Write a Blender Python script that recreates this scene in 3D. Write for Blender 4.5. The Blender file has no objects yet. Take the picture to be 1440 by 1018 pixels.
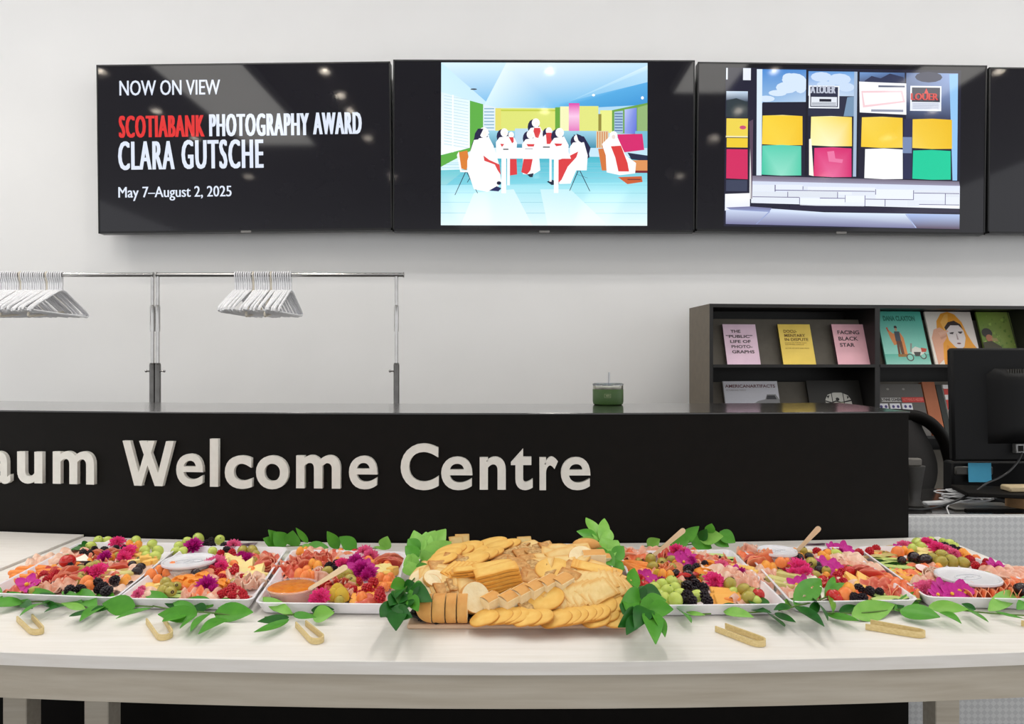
import bpy, math, random
from math import sin, cos, pi, radians as R, sqrt
from mathutils import Vector as V, Matrix as Mx, Euler

# ------------------------------------------------------------ camera, world, exposure
S = bpy.context.scene
C = S.collection
EYE, F, CX, CY = 1.25, 1000.0, 720.0, 509.0
cam = bpy.data.objects.new('camera', bpy.data.cameras.new('camera'))
C.objects.link(cam)
cam.location = (0, 0, EYE); cam.rotation_euler = (pi/2, 0, 0)
cam.data.sensor_width = 36; cam.data.lens = 25.0
cam.data.clip_start = .02; cam.data.clip_end = 60
S.camera = cam
W = bpy.data.worlds.new('ambient_fill'); S.world = W  # even ambient fill added all round the open room
W.use_nodes = True
W.node_tree.nodes['Background'].inputs[0].default_value = (.97, .985, 1, 1)
W.node_tree.nodes['Background'].inputs[1].default_value = 1.05
S.view_settings.view_transform = 'Standard'
S.view_settings.look = 'None'
S.view_settings.gamma = 1
S.view_settings.use_curve_mapping = False
S.view_settings.exposure = 0.20
SPOT_W, WASH_W, PANEL_L, LINE_W = 2.8, 4.6, 3.6, 27.0

# ------------------------------------------------------------ helpers
def lin(c):
    return tuple((x/255/12.92 if x/255 <= .04045 else ((x/255+.055)/1.055)**2.4) for x in c[:3])
MATS = {}
def mat(name, c, c2=None, rough=.5, scale=40, bump=0, sss=0, coat=0, metal=0, trans=0, emis=0, attr=False,
        stretch=(1,1,1), spec=.5, alpha=1, bscale=None, contrast=.5, ior=1.45, detail=4):
    if name in MATS: return MATS[name]
    m = bpy.data.materials.new(name); m.use_nodes = True; MATS[name] = m
    n = m.node_tree.nodes; l = m.node_tree.links; b = n['Principled BSDF']
    b.inputs['Roughness'].default_value = rough
    b.inputs['Metallic'].default_value = metal
    b.inputs['Specular IOR Level'].default_value = spec
    b.inputs['IOR'].default_value = ior
    if sss:
        b.inputs['Subsurface Weight'].default_value = sss
        b.inputs['Subsurface Radius'].default_value = (.006, .004, .003)
        b.inputs['Subsurface Scale'].default_value = 1
    if coat: b.inputs['Coat Weight'].default_value = coat; b.inputs['Coat Roughness'].default_value = .1
    if trans: b.inputs['Transmission Weight'].default_value = trans
    if alpha < 1: b.inputs['Alpha'].default_value = alpha
    tc = n.new('ShaderNodeTexCoord'); mp = n.new('ShaderNodeMapping'); mp.inputs['Scale'].default_value = stretch
    l.new(tc.outputs['Object'], mp.inputs[0])
    nz = n.new('ShaderNodeTexNoise'); nz.inputs['Scale'].default_value = scale; nz.inputs['Detail'].default_value = detail
    l.new(mp.outputs[0], nz.inputs['Vector'])
    rp = n.new('ShaderNodeValToRGB')
    rp.color_ramp.elements[0].position = .5-contrast/2; rp.color_ramp.elements[1].position = .5+contrast/2
    c = lin(c); c2 = lin(c2) if c2 else tuple(x*.9 for x in c)
    rp.color_ramp.elements[0].color = (*c, 1); rp.color_ramp.elements[1].color = (*c2, 1)
    l.new(nz.outputs[0], rp.inputs[0])
    src = rp.outputs[0]
    if attr:
        at = n.new('ShaderNodeAttribute'); at.attribute_name = 'Col'
        mx = n.new('ShaderNodeMix'); mx.data_type = 'RGBA'; mx.blend_type = 'MULTIPLY'; mx.inputs[0].default_value = 1
        l.new(at.outputs['Color'], mx.inputs[6]); l.new(src, mx.inputs[7]); src = mx.outputs[2]
    if not emis: l.new(src, b.inputs['Base Color'])
    else: b.inputs['Base Color'].default_value = (.01, .01, .012, 1)
    if emis:
        if emis < 0: emis = -emis; l.new(src, b.inputs['Emission Color'])
        else: l.new(src, b.inputs['Emission Color'])
        b.inputs['Emission Strength'].default_value = emis
    if bump:
        bp = n.new('ShaderNodeBump'); bp.inputs['Strength'].default_value = bump; bp.inputs['Distance'].default_value = .002
        if bscale:
            nb = n.new('ShaderNodeTexNoise'); nb.inputs['Scale'].default_value = bscale; l.new(mp.outputs[0], nb.inputs['Vector'])
            l.new(nb.outputs[0], bp.inputs['Height'])
        else: l.new(nz.outputs[0], bp.inputs['Height'])
        l.new(bp.outputs[0], b.inputs['Normal'])
    return m

class MB:
    """collects geometry of one mesh"""
    def __init__(s): s.v = []; s.f = []; s.m = []; s.c = []; s.cur = 0; s.col = (1, 1, 1)
    def add(s, vs, fs, M=None, cols=None):
        o = len(s.v)
        if M is not None: vs = [M @ V(v) for v in vs]
        s.v += [tuple(v) for v in vs]
        s.f += [tuple(i+o for i in f) for f in fs]
        s.m += [s.cur]*len(fs)
        s.c += (cols if cols else [s.col]*len(vs))
        return s
    def box(s, a, b, M=None, bev=0):
        x0, y0, z0 = a; x1, y1, z1 = b
        if bev <= 0:
            vs = [(x, y, z) for x in (x0, x1) for y in (y0, y1) for z in (z0, z1)]
            fs = [(0,1,3,2),(4,6,7,5),(0,4,5,1),(2,3,7,6),(0,2,6,4),(1,5,7,3)]
            return s.add(vs, fs, M)
        e = min(bev, (x1-x0)/2.01, (y1-y0)/2.01, (z1-z0)/2.01)
        vs = []; idx = {}
        for i, x in enumerate((x0, x1)):
            for j, y in enumerate((y0, y1)):
                for k, z in enumerate((z0, z1)):
                    sx, sy, sz = (1-2*i), (1-2*j), (1-2*k)
                    idx[i,j,k,0] = len(vs); vs.append((x, y+sy*e, z+sz*e))
                    idx[i,j,k,1] = len(vs); vs.append((x+sx*e, y, z+sz*e))
                    idx[i,j,k,2] = len(vs); vs.append((x+sx*e, y+sy*e, z))
        fs = []
        for i in (0, 1): fs.append([idx[i,0,0,0], idx[i,1,0,0], idx[i,1,1,0], idx[i,0,1,0]])
        for j in (0, 1): fs.append([idx[0,j,0,1], idx[1,j,0,1], idx[1,j,1,1], idx[0,j,1,1]])
        for k in (0, 1): fs.append([idx[0,0,k,2], idx[1,0,k,2], idx[1,1,k,2], idx[0,1,k,2]])
        for i in (0, 1):
            for j in (0, 1): fs.append([idx[i,j,0,0], idx[i,j,1,0], idx[i,j,1,1], idx[i,j,0,1]])
        for i in (0, 1):
            for k in (0, 1): fs.append([idx[i,0,k,0], idx[i,1,k,0], idx[i,1,k,2], idx[i,0,k,2]])
        for j in (0, 1):
            for k in (0, 1): fs.append([idx[0,j,k,1], idx[1,j,k,1], idx[1,j,k,2], idx[0,j,k,2]])
        for i in (0, 1):
            for j in (0, 1):
                for k in (0, 1): fs.append([idx[i,j,k,0], idx[i,j,k,1], idx[i,j,k,2]])
        c = V(((x0+x1)/2, (y0+y1)/2, (z0+z1)/2)); out = []
        for f in fs:
            p = [V(vs[q]) for q in f]; n = (p[1]-p[0]).cross(p[2]-p[0]); ctr = sum(p, V())/len(p)
            out.append(tuple(f) if n.dot(ctr-c) > 0 else tuple(reversed(f)))
        return s.add(vs, out, M)
    def lathe(s, prof, n=16, M=None, scale=(1, 1), cap=True):
        vs = []; fs = []
        for r, z in prof:
            for i in range(n):
                a = 2*pi*i/n; vs.append((r*cos(a)*scale[0], r*sin(a)*scale[1], z))
        for j in range(len(prof)-1):
            for i in range(n):
                k = (i+1) % n; fs.append((j*n+i, j*n+k, (j+1)*n+k, (j+1)*n+i))
        if cap:
            if prof[0][0] > 1e-6: fs.append(tuple(reversed(range(n))))
            if prof[-1][0] > 1e-6: fs.append(tuple((len(prof)-1)*n+i for i in range(n)))
        return s.add(vs, fs, M)
    def ball(s, r=(1, 1, 1), n=12, m=8, M=None):
        if not hasattr(r, '__len__'): r = (r, r, r)
        vs = [(0, 0, -r[2])]; fs = []
        for j in range(1, m):
            p = -pi/2+pi*j/m
            for i in range(n): a = 2*pi*i/n; vs.append((r[0]*cos(p)*cos(a), r[1]*cos(p)*sin(a), r[2]*sin(p)))
        vs.append((0, 0, r[2])); L = len(vs)-1
        for i in range(n):
            k = (i+1) % n; fs.append((0, 1+k, 1+i)); fs.append((L, L-n+i, L-n+k))
            for j in range(m-2): a = 1+j*n; fs.append((a+i, a+k, a+n+k, a+n+i))
        return s.add(vs, fs, M)
    def tube(s, pts, r, n=8, closed=False, rect=None, M=None, up=None):
        """sweep a circle (or rect=(w,h)) along points"""
        pts = [V(p) for p in pts]; N = len(pts); vs = []; fs = []
        rr = r if hasattr(r, '__len__') else [r]*N
        prev = None
        for i, p in enumerate(pts):
            if closed: t = pts[(i+1) % N]-pts[i-1]
            else: t = pts[min(i+1, N-1)]-pts[max(i-1, 0)]
            t.normalize()
            if up is not None: a = V(up).cross(t)
            elif prev is None: a = t.orthogonal()
            else: a = prev - t*prev.dot(t)
            if a.length < 1e-6: a = t.orthogonal()
            a.normalize(); b = t.cross(a); prev = a
            if rect:
                for dx, dy in ((-1,-1),(1,-1),(1,1),(-1,1)): vs.append(p+a*dx*rect[0]/2+b*dy*rect[1]/2)
            else:
                for k in range(n): q = 2*pi*k/n; vs.append(p+(a*cos(q)+b*sin(q))*rr[i])
        n = 4 if rect else n
        for j in range(N if closed else N-1):
            o = j*n; o2 = ((j+1) % N)*n
            for k in range(n): q = (k+1) % n; fs.append((o+k, o+q, o2+q, o2+k))
        if not closed: fs.append(tuple(reversed(range(n)))); fs.append(tuple((N-1)*n+k for k in range(n)))
        return s.add(vs, fs, M)
    def sheet(s, fn, nu, nv, th=0, M=None, colfn=None):
        """grid surface fn(u,v); th>0 makes it a closed slab"""
        g = [[V(fn(i/nu, j/nv)) for j in range(nv+1)] for i in range(nu+1)]
        def idx(i, j): return i*(nv+1)+j
        flat = [p for row in g for p in row]
        cols = [colfn(i/nu, j/nv) for i in range(nu+1) for j in range(nv+1)] if colfn else None
        fs = [(idx(i,j), idx(i+1,j), idx(i+1,j+1), idx(i,j+1)) for i in range(nu) for j in range(nv)]
        if th:
            off = []
            for i in range(nu+1):
                for j in range(nv+1):
                    du = g[min(i+1,nu)][j]-g[max(i-1,0)][j]; dv = g[i][min(j+1,nv)]-g[i][max(j-1,0)]
                    n = du.cross(dv)
                    if n.length < 1e-12: n = V((0,0,1))
                    n.normalize(); off.append(g[i][j]-n*th)
            o = len(flat); flat = flat+off
            if cols: cols = cols+cols
            fs += [tuple(reversed([q+o for q in f])) for f in fs]
            for i in range(nu):
                fs.append((idx(i,0)+o, idx(i+1,0)+o, idx(i+1,0), idx(i,0)))
                fs.append((idx(i,nv), idx(i+1,nv), idx(i+1,nv)+o, idx(i,nv)+o))
            for j in range(nv):
                fs.append((idx(0,j), idx(0,j+1), idx(0,j+1)+o, idx(0,j)+o))
                fs.append((idx(nu,j)+o, idx(nu,j+1)+o, idx(nu,j+1), idx(nu,j)))
        return s.add(flat, fs, M, cols)
    def mesh(s, name, mats, smooth=True):
        me = bpy.data.meshes.new(name); me.from_pydata(s.v, [], s.f)
        if not hasattr(mats, '__len__'): mats = [mats]
        for m in mats: me.materials.append(m)
        me.polygons.foreach_set('material_index', s.m)
        me.polygons.foreach_set('use_smooth', [smooth]*len(s.f))
        if any(c != (1, 1, 1) for c in s.c):
            ca = me.color_attributes.new('Col', 'FLOAT_COLOR', 'POINT')
            for i, c in enumerate(s.c): ca.data[i].color = (*c, 1)
        me.update()
        if smooth:
            try: me.set_sharp_from_angle(angle=R(40))
            except Exception: pass
        return me
    def build(s, name, mats, parent=None, smooth=True, loc=None, rot=None, M=None):
        return put(name, s.mesh(name, mats, smooth), parent, loc, rot, M)

def put(name, me, parent=None, loc=None, rot=None, M=None, scale=None):
    o = bpy.data.objects.new(name, me); C.objects.link(o)
    if parent is not None: o.parent = parent
    if M is not None: o.matrix_local = M
    if loc is not None: o.location = loc
    if rot is not None: o.rotation_euler = rot
    if scale is not None: o.scale = (scale,)*3 if not hasattr(scale, '__len__') else scale
    return o
def tag(o, label=None, cat=None, group=None, kind=None):
    if label: o['label'] = label
    if cat: o['category'] = cat
    if group: o['group'] = group
    if kind: o['kind'] = kind
    return o
def thing(name, label, cat, loc=(0,0,0), rot=(0,0,0), group=None, M=None):
    o = bpy.data.objects.new(name, None); C.objects.link(o)
    o.empty_display_size = .02
    if M is not None: o.matrix_world = M
    else: o.location = loc; o.rotation_euler = rot
    return tag(o, label, cat, group)
def P(px, py, z):            # point of the plane of height z seen at a pixel
    Y = F*(EYE-z)/(py-CY)
    return V(((px-CX)/F*Y, Y, z))
def PY(px, py, Y):           # point at distance Y seen at a pixel
    return V(((px-CX)/F*Y, Y, EYE-(py-CY)/F*Y))
def bow(x): return .052*x*x
def ordw(i): return ['first','second','third','fourth','fifth','sixth','seventh','eighth','ninth','tenth','eleventh','twelfth','thirteenth','fourteenth','fifteenth','sixteenth','seventeenth','eighteenth','nineteenth','twentieth'][i] if i < 20 else str(i+1)+('st' if (i+1)%10==1 else 'nd' if (i+1)%10==2 else 'rd' if (i+1)%10==3 else 'th')

def text_mesh(txt, mats, size=1, bold=0, extrude=0, box=None, spacing=1, res=3, fat=0):
    """flat lettering in the XY plane fitted to box=(x0,y0,x1,y1)"""
    cu = bpy.data.curves.new('lettering', 'FONT'); cu.body = txt; cu.size = size
    cu.offset = bold; cu.extrude = extrude; cu.resolution_u = res; cu.space_character = spacing
    o = bpy.data.objects.new('lettering', cu); C.objects.link(o)
    dg = bpy.context.evaluated_depsgraph_get(); dg.update()
    me = bpy.data.meshes.new_from_object(o.evaluated_get(dg))
    bpy.data.objects.remove(o); bpy.data.curves.remove(cu)
    me.materials.clear()
    me.materials.append(mats)
    if box:
        xs = [v.co.x for v in me.vertices]; ys = [v.co.y for v in me.vertices]
        ax, bx, ay, by = min(xs), max(xs), min(ys), max(ys)
        for v in me.vertices:
            v.co.x = box[0]+(v.co.x-ax)/(bx-ax)*(box[2]-box[0])
            v.co.y = box[1]+(v.co.y-ay)/(by-ay)*(box[3]-box[1])
    if fat:      # heavy lettering: the same outlines set side by side
        mb = MB(); ctrx = (box[0]+box[2])/2; k = 1-2*fat/(box[2]-box[0])
        vs = [v.co.copy() for v in me.vertices]; fs = [tuple(p.vertices) for p in me.polygons]
        for j, dx in enumerate((-fat, -fat/2, 0, fat/2, fat)): mb.add([(ctrx+(v.x-ctrx)*k+dx, v.y, v.z+j*.00004) for v in vs], fs)
        me = mb.mesh('lettering', mats, False)
    return me

def print_mesh(items, w, h, lift=.0004):
    """flat printed picture; u right, v down in 0..1; items = (colour or list of colours, [(u,v)..])"""
    mb = MB()
    for k, (c, pts) in enumerate(items):
        many = hasattr(c[0], '__len__')
        cols = [lin(q) for q in c] if many else [lin(c)]*len(pts)
        cols = [(q[0], q[1], q[2]*.9999) for q in cols]
        vs = [(u*w, -v*h, lift*.2+k*lift*.04) for u, v in pts]
        # wind so that +Z faces out
        ar = sum(vs[i][0]*vs[(i+1) % len(vs)][1]-vs[(i+1) % len(vs)][0]*vs[i][1] for i in range(len(vs)))
        f = tuple(range(len(vs)))
        if ar < 0: f = tuple(reversed(f))
        mb.add(vs, [f], None, cols)
    return mb
def rc(x0, y0, x1, y1): return [(x0, y0), (x1, y0), (x1, y1), (x0, y1)]
def el(x, y, rx, ry, n=14, a0=0): return [(x+rx*cos(2*pi*i/n+a0), y+ry*sin(2*pi*i/n+a0)) for i in range(n)]
def norm(items, x0, y0, x1, y1, clip=True):
    out = []
    for c, pts in items:
        q = [((x-x0)/(x1-x0), (y-y0)/(y1-y0)) for x, y in pts]
        if clip: q = [(min(1, max(0, u)), min(1, max(0, v))) for u, v in q]
        out.append((c, q))
    return out
# ------------------------------------------------------------ materials of the room
m_wall = mat('wall_paint', (238,237,236), (235,234,233), rough=.7, scale=3, bump=.02, bscale=300)
m_ceil = mat('ceiling_paint', (205,204,202), (200,199,198), rough=.8, scale=2)
m_floor = mat('floor_concrete', (120,118,115), (98,96,94), rough=.45, scale=4, bump=.03)
m_black = mat('black_laminate', (19,16,14), (15,13,11), rough=.55, scale=30, bump=.02, bscale=220, spec=.14)
m_blacktop = mat('black_counter_top', (44,42,41), (36,34,33), rough=.16, scale=14, spec=.6, coat=.6)
m_letter = mat('brushed_letter_metal', (232,230,223), (224,221,214), rough=.5, scale=60)
m_tvbody = mat('display_housing', (14,14,16), (10,10,12), rough=.35, scale=50)
m_screen = mat('screen_glass', (27,26,33), (25,24,31), rough=.06, scale=5, spec=.5)
m_emit = mat('screen_picture', (255,255,255), (250,250,250), rough=.07, scale=300, attr=True, emis=.92)
m_chrome = mat('chrome', (190,188,186), (170,168,166), rough=.14, metal=1, scale=20)
m_chrome_refl = mat('chrome_dark_reflections', (110,108,106), (90,88,86), rough=.2, metal=1, scale=20)  # dark reflections of the lower posts put into the chrome colour
m_hang = mat('white_plastic', (238,238,240), (226,226,230), rough=.35, scale=30)
m_hangc = mat('cream_plastic', (232,224,206), (222,212,196), rough=.35, scale=30)
m_shelf = mat('shelf_dark_board', (32,30,29), (26,24,23), rough=.5, scale=20)
m_shelfside = mat('shelf_taupe_laminate', (112,101,86), (102,92,78), rough=.5, scale=24)
m_shelfback = mat('shelf_taupe_back', (98,92,82), (90,84,75), rough=.6, scale=24)
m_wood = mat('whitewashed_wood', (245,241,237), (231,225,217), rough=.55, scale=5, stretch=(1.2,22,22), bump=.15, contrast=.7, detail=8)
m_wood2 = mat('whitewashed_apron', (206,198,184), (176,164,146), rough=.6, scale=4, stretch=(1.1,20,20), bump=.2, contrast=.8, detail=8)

# ------------------------------------------------------------ room
def struct(name, mb, m, smooth=False, label=None):
    o = mb.build(name, m, smooth=smooth); o['kind'] = 'structure'
    if label: o['label'] = label
    return o
WY = 4.30
mb = MB(); mb.box((-6, WY, 0), (6, WY+.15, 3.6)); struct('wall_back', mb, m_wall, label='off-white painted wall behind the displays')
mb = MB(); mb.box((-6, -5, -.1), (6, WY+.15, 0)); struct('floor', mb, m_floor, label='grey concrete floor')
mb = MB(); mb.box((-6, -5, 3.6), (6, WY+.15, 3.75)); struct('ceiling', mb, m_ceil, label='pale ceiling with downlights')
mb = MB(); mb.box((-6, WY-.015, 0), (6, WY, .1), bev=.003); struct('baseboard_back', mb, m_wall, label='white baseboard along the back wall')

m_lens = mat('lamp_lens', (255,244,225), (255,240,220), emis=160, scale=10)
m_panel = mat('light_panel_diffuser', (255,252,246), (250,247,240), emis=PANEL_L, scale=4)
m_white = mat('white_enamel', (240,240,240), (232,232,232), rough=.3, scale=30)
ring = MB(); ring.lathe([(.062,.03),(.062,0),(.05,-.006),(.044,-.004),(.044,.03)], 20)
ring = ring.mesh('trim_ring', m_white)
lens = MB(); lens.lathe([(0,.012),(.016,.012),(.021,.016)], 16, cap=False); lens = lens.mesh('lens', m_lens)
n_dl = 0
for xi, X in enumerate((-3.3, -1.5, .3, 2.1, 3.9)):
    for Y in ((3.3, 2.6, 1.7, .9, -.6) if xi != 1 else (3.3, 2.6, 2.08, 1.7, .9, -.6)):
        wash = Y > 3.2
        rowname = ['leftmost','left inner','middle','right inner','rightmost'][xi]
        t = thing('ceiling_downlight', 'round recessed white downlight, %s row, %s out from the display wall' % (rowname, ordw([3.3,2.6,2.08,1.7,.9,-.6].index(Y))), 'light', (X, Y, 3.578), group='recessed ceiling downlights')
        put('trim_ring', ring, t); put('lens', lens, t)
        if Y == 2.08: continue
        ld = bpy.data.lights.new('lamp', 'SPOT'); ld.energy = (WASH_W if wash else SPOT_W)*6
        ld.spot_size = R(125); ld.spot_blend = 1; ld.shadow_soft_size = .06 if wash else .14; ld.color = (1, .965, .91)
        lo = bpy.data.objects.new('lamp', ld); C.objects.link(lo); lo.parent = t; lo.location = (0, 0, -.03)
for i, (xa, xb, ya, yb) in enumerate(((-2.83,-2.05,.75,2.95), (1.35,1.85,2.2,3.0), (3.15,3.75,2.0,3.0), (-.9,-.3,-3.5,-1.2), (1.0,1.6,-3.5,-1.2))):
    t = thing('ceiling_light_panel', ['long ceiling light panel above the left end of the buffet','small ceiling light panel right of the middle','ceiling light panel near the right wall side','ceiling light panel behind the viewer to the left','ceiling light panel behind the viewer to the right'][i], 'light', ((xa+xb)/2, (ya+yb)/2, 3.57), group='flat ceiling light panels')
    w, d = (xb-xa)/2, (yb-ya)/2
    mb = MB()
    for a, b in (((-w,-d,-.03),(w,-d+.03,.03)), ((-w,d-.03,-.03),(w,d,.03)), ((-w,-d,-.03),(-w+.03,d,.03)), ((w-.03,-d,-.03),(w,d,.03))): mb.box(a, b)
    mb.build('frame', m_white, t, smooth=False)
    mb = MB(); mb.box((-w+.03,-d+.03,-.015),(w-.03,d-.03,.0)); mb.build('diffuser', m_panel, t, smooth=False)

t = thing('added_wall_strip', 'slim linear ceiling light, added unseen to brighten the display wall', 'light', (.3, 3.12, 3.57), group=None)  # strip light added out of view to brighten the upper wall
mb = MB(); mb.box((-5.2,-.05,-.0),(5.2,.05,.03),None,.004); mb.build('housing', m_white, t, smooth=False)
ld = bpy.data.lights.new('lamp', 'AREA'); ld.shape = 'RECTANGLE'; ld.size = 10.2; ld.size_y = .06; ld.energy = LINE_W; ld.color = (1, .985, .97)
lo = bpy.data.objects.new('lamp', ld); C.objects.link(lo); lo.parent = t; lo.location = (0, .01, -.03); lo.rotation_euler = (R(64), 0, 0)

# ------------------------------------------------------------ wall displays
TY = 4.15
def tvpt(px, py): return ((px-CX)/F*TY, EYE-(py-CY)/F*TY)
def display(label, x0, x1, yt0, yt1, yb0, yb1):
    """corner pixels -> housing rolled a touch, as the displays hang"""
    a = tvpt(x0, yt0); b = tvpt(x1, yt1); c = tvpt(x0, yb0); d = tvpt(x1, yb1)
    roll = math.atan2(((b[1]+d[1])-(a[1]+c[1]))/2, b[0]-a[0])
    w = (b[0]-a[0]-.006); h = ((a[1]-c[1])+(b[1]-d[1]))/2
    cx_, cz_ = (a[0]+b[0])/2, (a[1]+b[1]+c[1]+d[1])/4
    t = thing('wall_display', label, 'screen', M=Mx.Translation((cx_, TY, cz_)) @ Mx.Rotation(-roll, 4, 'Y'), group='row of displays on the back wall')
    mb = MB(); mb.box((-w/2, .004, -h/2), (w/2, .055, h/2), bev=.003); mb.build('housing', m_tvbody, t, smooth=False)
    mb = MB(); mb.box((-w/2+.2, .055, -h/2+.15), (w/2-.2, .149, h/2-.15), bev=.01); mb.build('wall_mount', m_tvbody, t, smooth=False)
    mb = MB(); mb.box((-w/2+.008, -.001, -h/2+.012), (w/2-.008, .005, h/2-.008)); mb.build('screen', m_screen, t, smooth=False)
    mb = MB(); e = .008
    for p, q in (((-w/2,-.003,-h/2),(w/2,.004,-h/2+.012)), ((-w/2,-.003,h/2-e),(w/2,.004,h/2)), ((-w/2,-.003,-h/2),(-w/2+e,.004,h/2)), ((w/2-e,-.003,-h/2),(w/2,.004,h/2))): mb.box(p, q)
    mb.build('bezel', m_tvbody, t, smooth=False)
    mb = MB(); mb.box((-.025, -.008, -h/2-.008), (.035, .0, -h/2+.006), bev=.002); mb.build('badge', mat('badge_grey', (120,118,116), rough=.4), t)
    return t, w, h
def face(parent, x, z, y=-.0012): return Mx.Translation((x, y, z)) @ Mx.Rotation(pi/2, 4, 'X')
def on_tv(t, px0, px1, py0, py1):
    """pixel rectangle -> local rectangle"""
    inv = t.matrix_world.inverted()
    a = tvpt(px0, py0); b = tvpt(px1, py1)
    p = inv @ V((a[0], TY, a[1])); q = inv @ V((b[0], TY, b[1]))
    return p.x, q.z, q.x, p.z
bpy.context.view_layer.update()
m_tw = mat('lit_white_text', (232,240,255), (230,238,255), emis=.85, rough=.1, scale=3)
m_tr = mat('lit_red_text', (235,52,50), (228,48,46), emis=.85, rough=.1, scale=3)
t1, w, h = display('leftmost wall display, black with white and red exhibition lettering', 136.5, 551, 93, 85, 327, 325)
bpy.context.view_layer.update()
def tvtext(t, txt, px0, px1, py0, py1, m, bold=0, name='lettering', out=-.0018):
    x0, z0, x1, z1 = on_tv(t, px0, px1, py0, py1)
    me = text_mesh(txt, m, fat=bold, spacing=1.17 if bold > .005 else 1, box=(x0, z0, x1, z1))
    return put(name, me, t, M=face(t, 0, 0, out))
tvtext(t1, 'NOW ON VIEW', 168, 310, 113.5, 133, m_tw, .0016)
tvtext(t1, 'SCOTIABANK', 167, 288, 163, 192.5, m_tr, .0056)
tvtext(t1, 'PHOTOGRAPHY', 294, 435, 160.5, 190.5, m_tw, .0056)
tvtext(t1, 'AWARD', 440, 509, 158.5, 188.5, m_tw, .0056)
tvtext(t1, 'CLARA', 166, 246, 199, 238.5, m_tw, .0056)
tvtext(t1, 'GUTSCHE', 255, 371, 197, 236.5, m_tw, .0056)
tvtext(t1, 'May 7\u2013August 2, 2025', 166.5, 326, 263, 281, m_tw, .0014)

t2, w, h = display('second wall display, showing people in red and white seated in a bright room', 552, 977.5, 84.5, 84.5, 325, 327)
t3, w, h = display('third wall display, showing a shop window with coloured posters', 979, 1387, 85, 94.5, 327, 328)
t4, w, h = display('rightmost wall display, dark, cut off by the picture edge', 1389, 1790, 94.5, 98, 328.5, 331)
bpy.context.view_layer.update()
def picture(t, items, box, crop):
    x0, z0, x1, z1 = on_tv(t, *box)
    mb = print_mesh(norm(items, *crop), x1-x0, z1-z0, lift=.0006)
    mb.build('picture', m_emit, t, smooth=False, M=face(t, x0, z1, -.0018))
Wt = (255,255,255); Cy = (150,228,245)
I = []
I.append(([(206,240,255),(150,205,240),(225,250,255),(235,253,255)], rc(76,68,1165,932)))
I.append(([(225,246,255),(205,240,255),(190,226,250),(120,190,238)], [(76,68),(700,68),(700,300),(330,290)]))
I.append(([(235,250,255),(200,232,252),(140,205,242),(110,190,238),(215,243,252)], [(420,68),(1165,68),(1165,285),(700,310),(300,300)]))
I.append(([(120,195,240),(90,175,232),(60,150,215),(80,170,225)], [(700,285),(1165,170),(1165,290),(700,315)]))
I.append(([(225,245,255),(200,235,252),(150,210,245)], [(1165,80),(1165,105),(740,280)]))
# floor
I.append(([(110,205,215),(80,190,210),(225,250,255),(235,253,255)], [(76,640),(1165,600),(1165,932),(76,932)]))
I.append(([(60,175,195),(80,190,210),(150,225,240),(130,215,232)], [(300,560),(1165,570),(1165,720),(76,740)]))
I.append(([(170,232,245),(150,228,240),(235,252,255),(230,250,255)], [(76,720),(1165,700),(1165,932),(76,932)]))
for k in range(9): yy = 600+k*k*3.4+k*6; I.append(((140,205,222), rc(76,yy,1165,yy+2)))
I.append(([(210,245,252),(215,246,253),(240,252,255),(236,251,255)], [(250,760),(460,740),(560,932),(180,932)])); I.append(([(205,243,252),(200,242,250),(236,252,255),(240,253,255)], [(600,740),(760,740),(960,932),(640,932)]))
# walls
I.append(([(70,170,70),(70,170,70),(120,200,90),(120,200,90)], [(76,560),(230,500),(300,430),(76,620)]))
I.append(((96,176,70), [(228,270),(300,290),(300,500),(76,622),(76,565),(228,520)]))
I.append(([(228,246,255),(232,250,255),(248,253,255),(250,255,255)], [(76,225),(228,270),(228,520),(76,560)]))
for k in range(17): yy = 250+k*16; I.append(((196,226,236), [(92,yy-8),(220,yy+14),(220,yy+17),(92,yy-4)]))
I.append(((250,255,255), rc(134,240,142,545)))
I.append(((224,230,120), [(365,310),(680,310),(680,470),(365,480)])); I.append(((196,206,70), rc(372,318,682,326)))
I.append(((225,240,250), [(298,290),(362,305),(362,470),(298,480)]))
for k in range(9): yy = 310+k*17; I.append(((140,180,205), rc(303,yy,356,yy+6)))
I.append(((230,222,110), rc(362,310,392,460)))
I.append(((105,168,60), rc(678,305,706,440))); I.append(((246,246,190), rc(704,300,752,450)))
I.append(((228,232,130), rc(806,298,906,450))); I.append(((236,240,140), rc(915,320,978,440))); I.append(((150,140,60), rc(906,340,922,430)))
I.append(([(226,60,170),(226,60,170),(250,200,235),(250,200,235)], rc(750,283,806,350))); I.append(([(250,205,235),(250,205,235),(222,60,170),(222,60,170)], rc(750,350,806,460)))
I.append(((110,165,70), [(978,320),(1165,280),(1165,450),(978,440)]))
I.append(((170,200,225), [(990,328),(1036,322),(1036,440),(990,440)])); I.append(([(190,200,245),(120,140,225),(90,110,215),(150,165,235)], [(1044,316),(1108,306),(1108,445),(1044,445)]))
for k in range(7): yy = 335+k*15; I.append(((90,120,165), rc(992,yy,1034,yy+6)))
I.append(((150,185,120), [(1112,305),(1165,290),(1165,470),(1112,450)]))
I.append(([(160,215,235),(160,215,235),(60,140,170),(60,140,170)], rc(330,430,900,520)))
I.append(((190,222,240), rc(466,418,540,500)))
I.append(((60,62,70), el(248,210,18,4,8))); I.append(((245,252,255), el(880,240,9,7,8))); I.append(((250,252,255), el(1138,254,8,9,8)))
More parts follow.
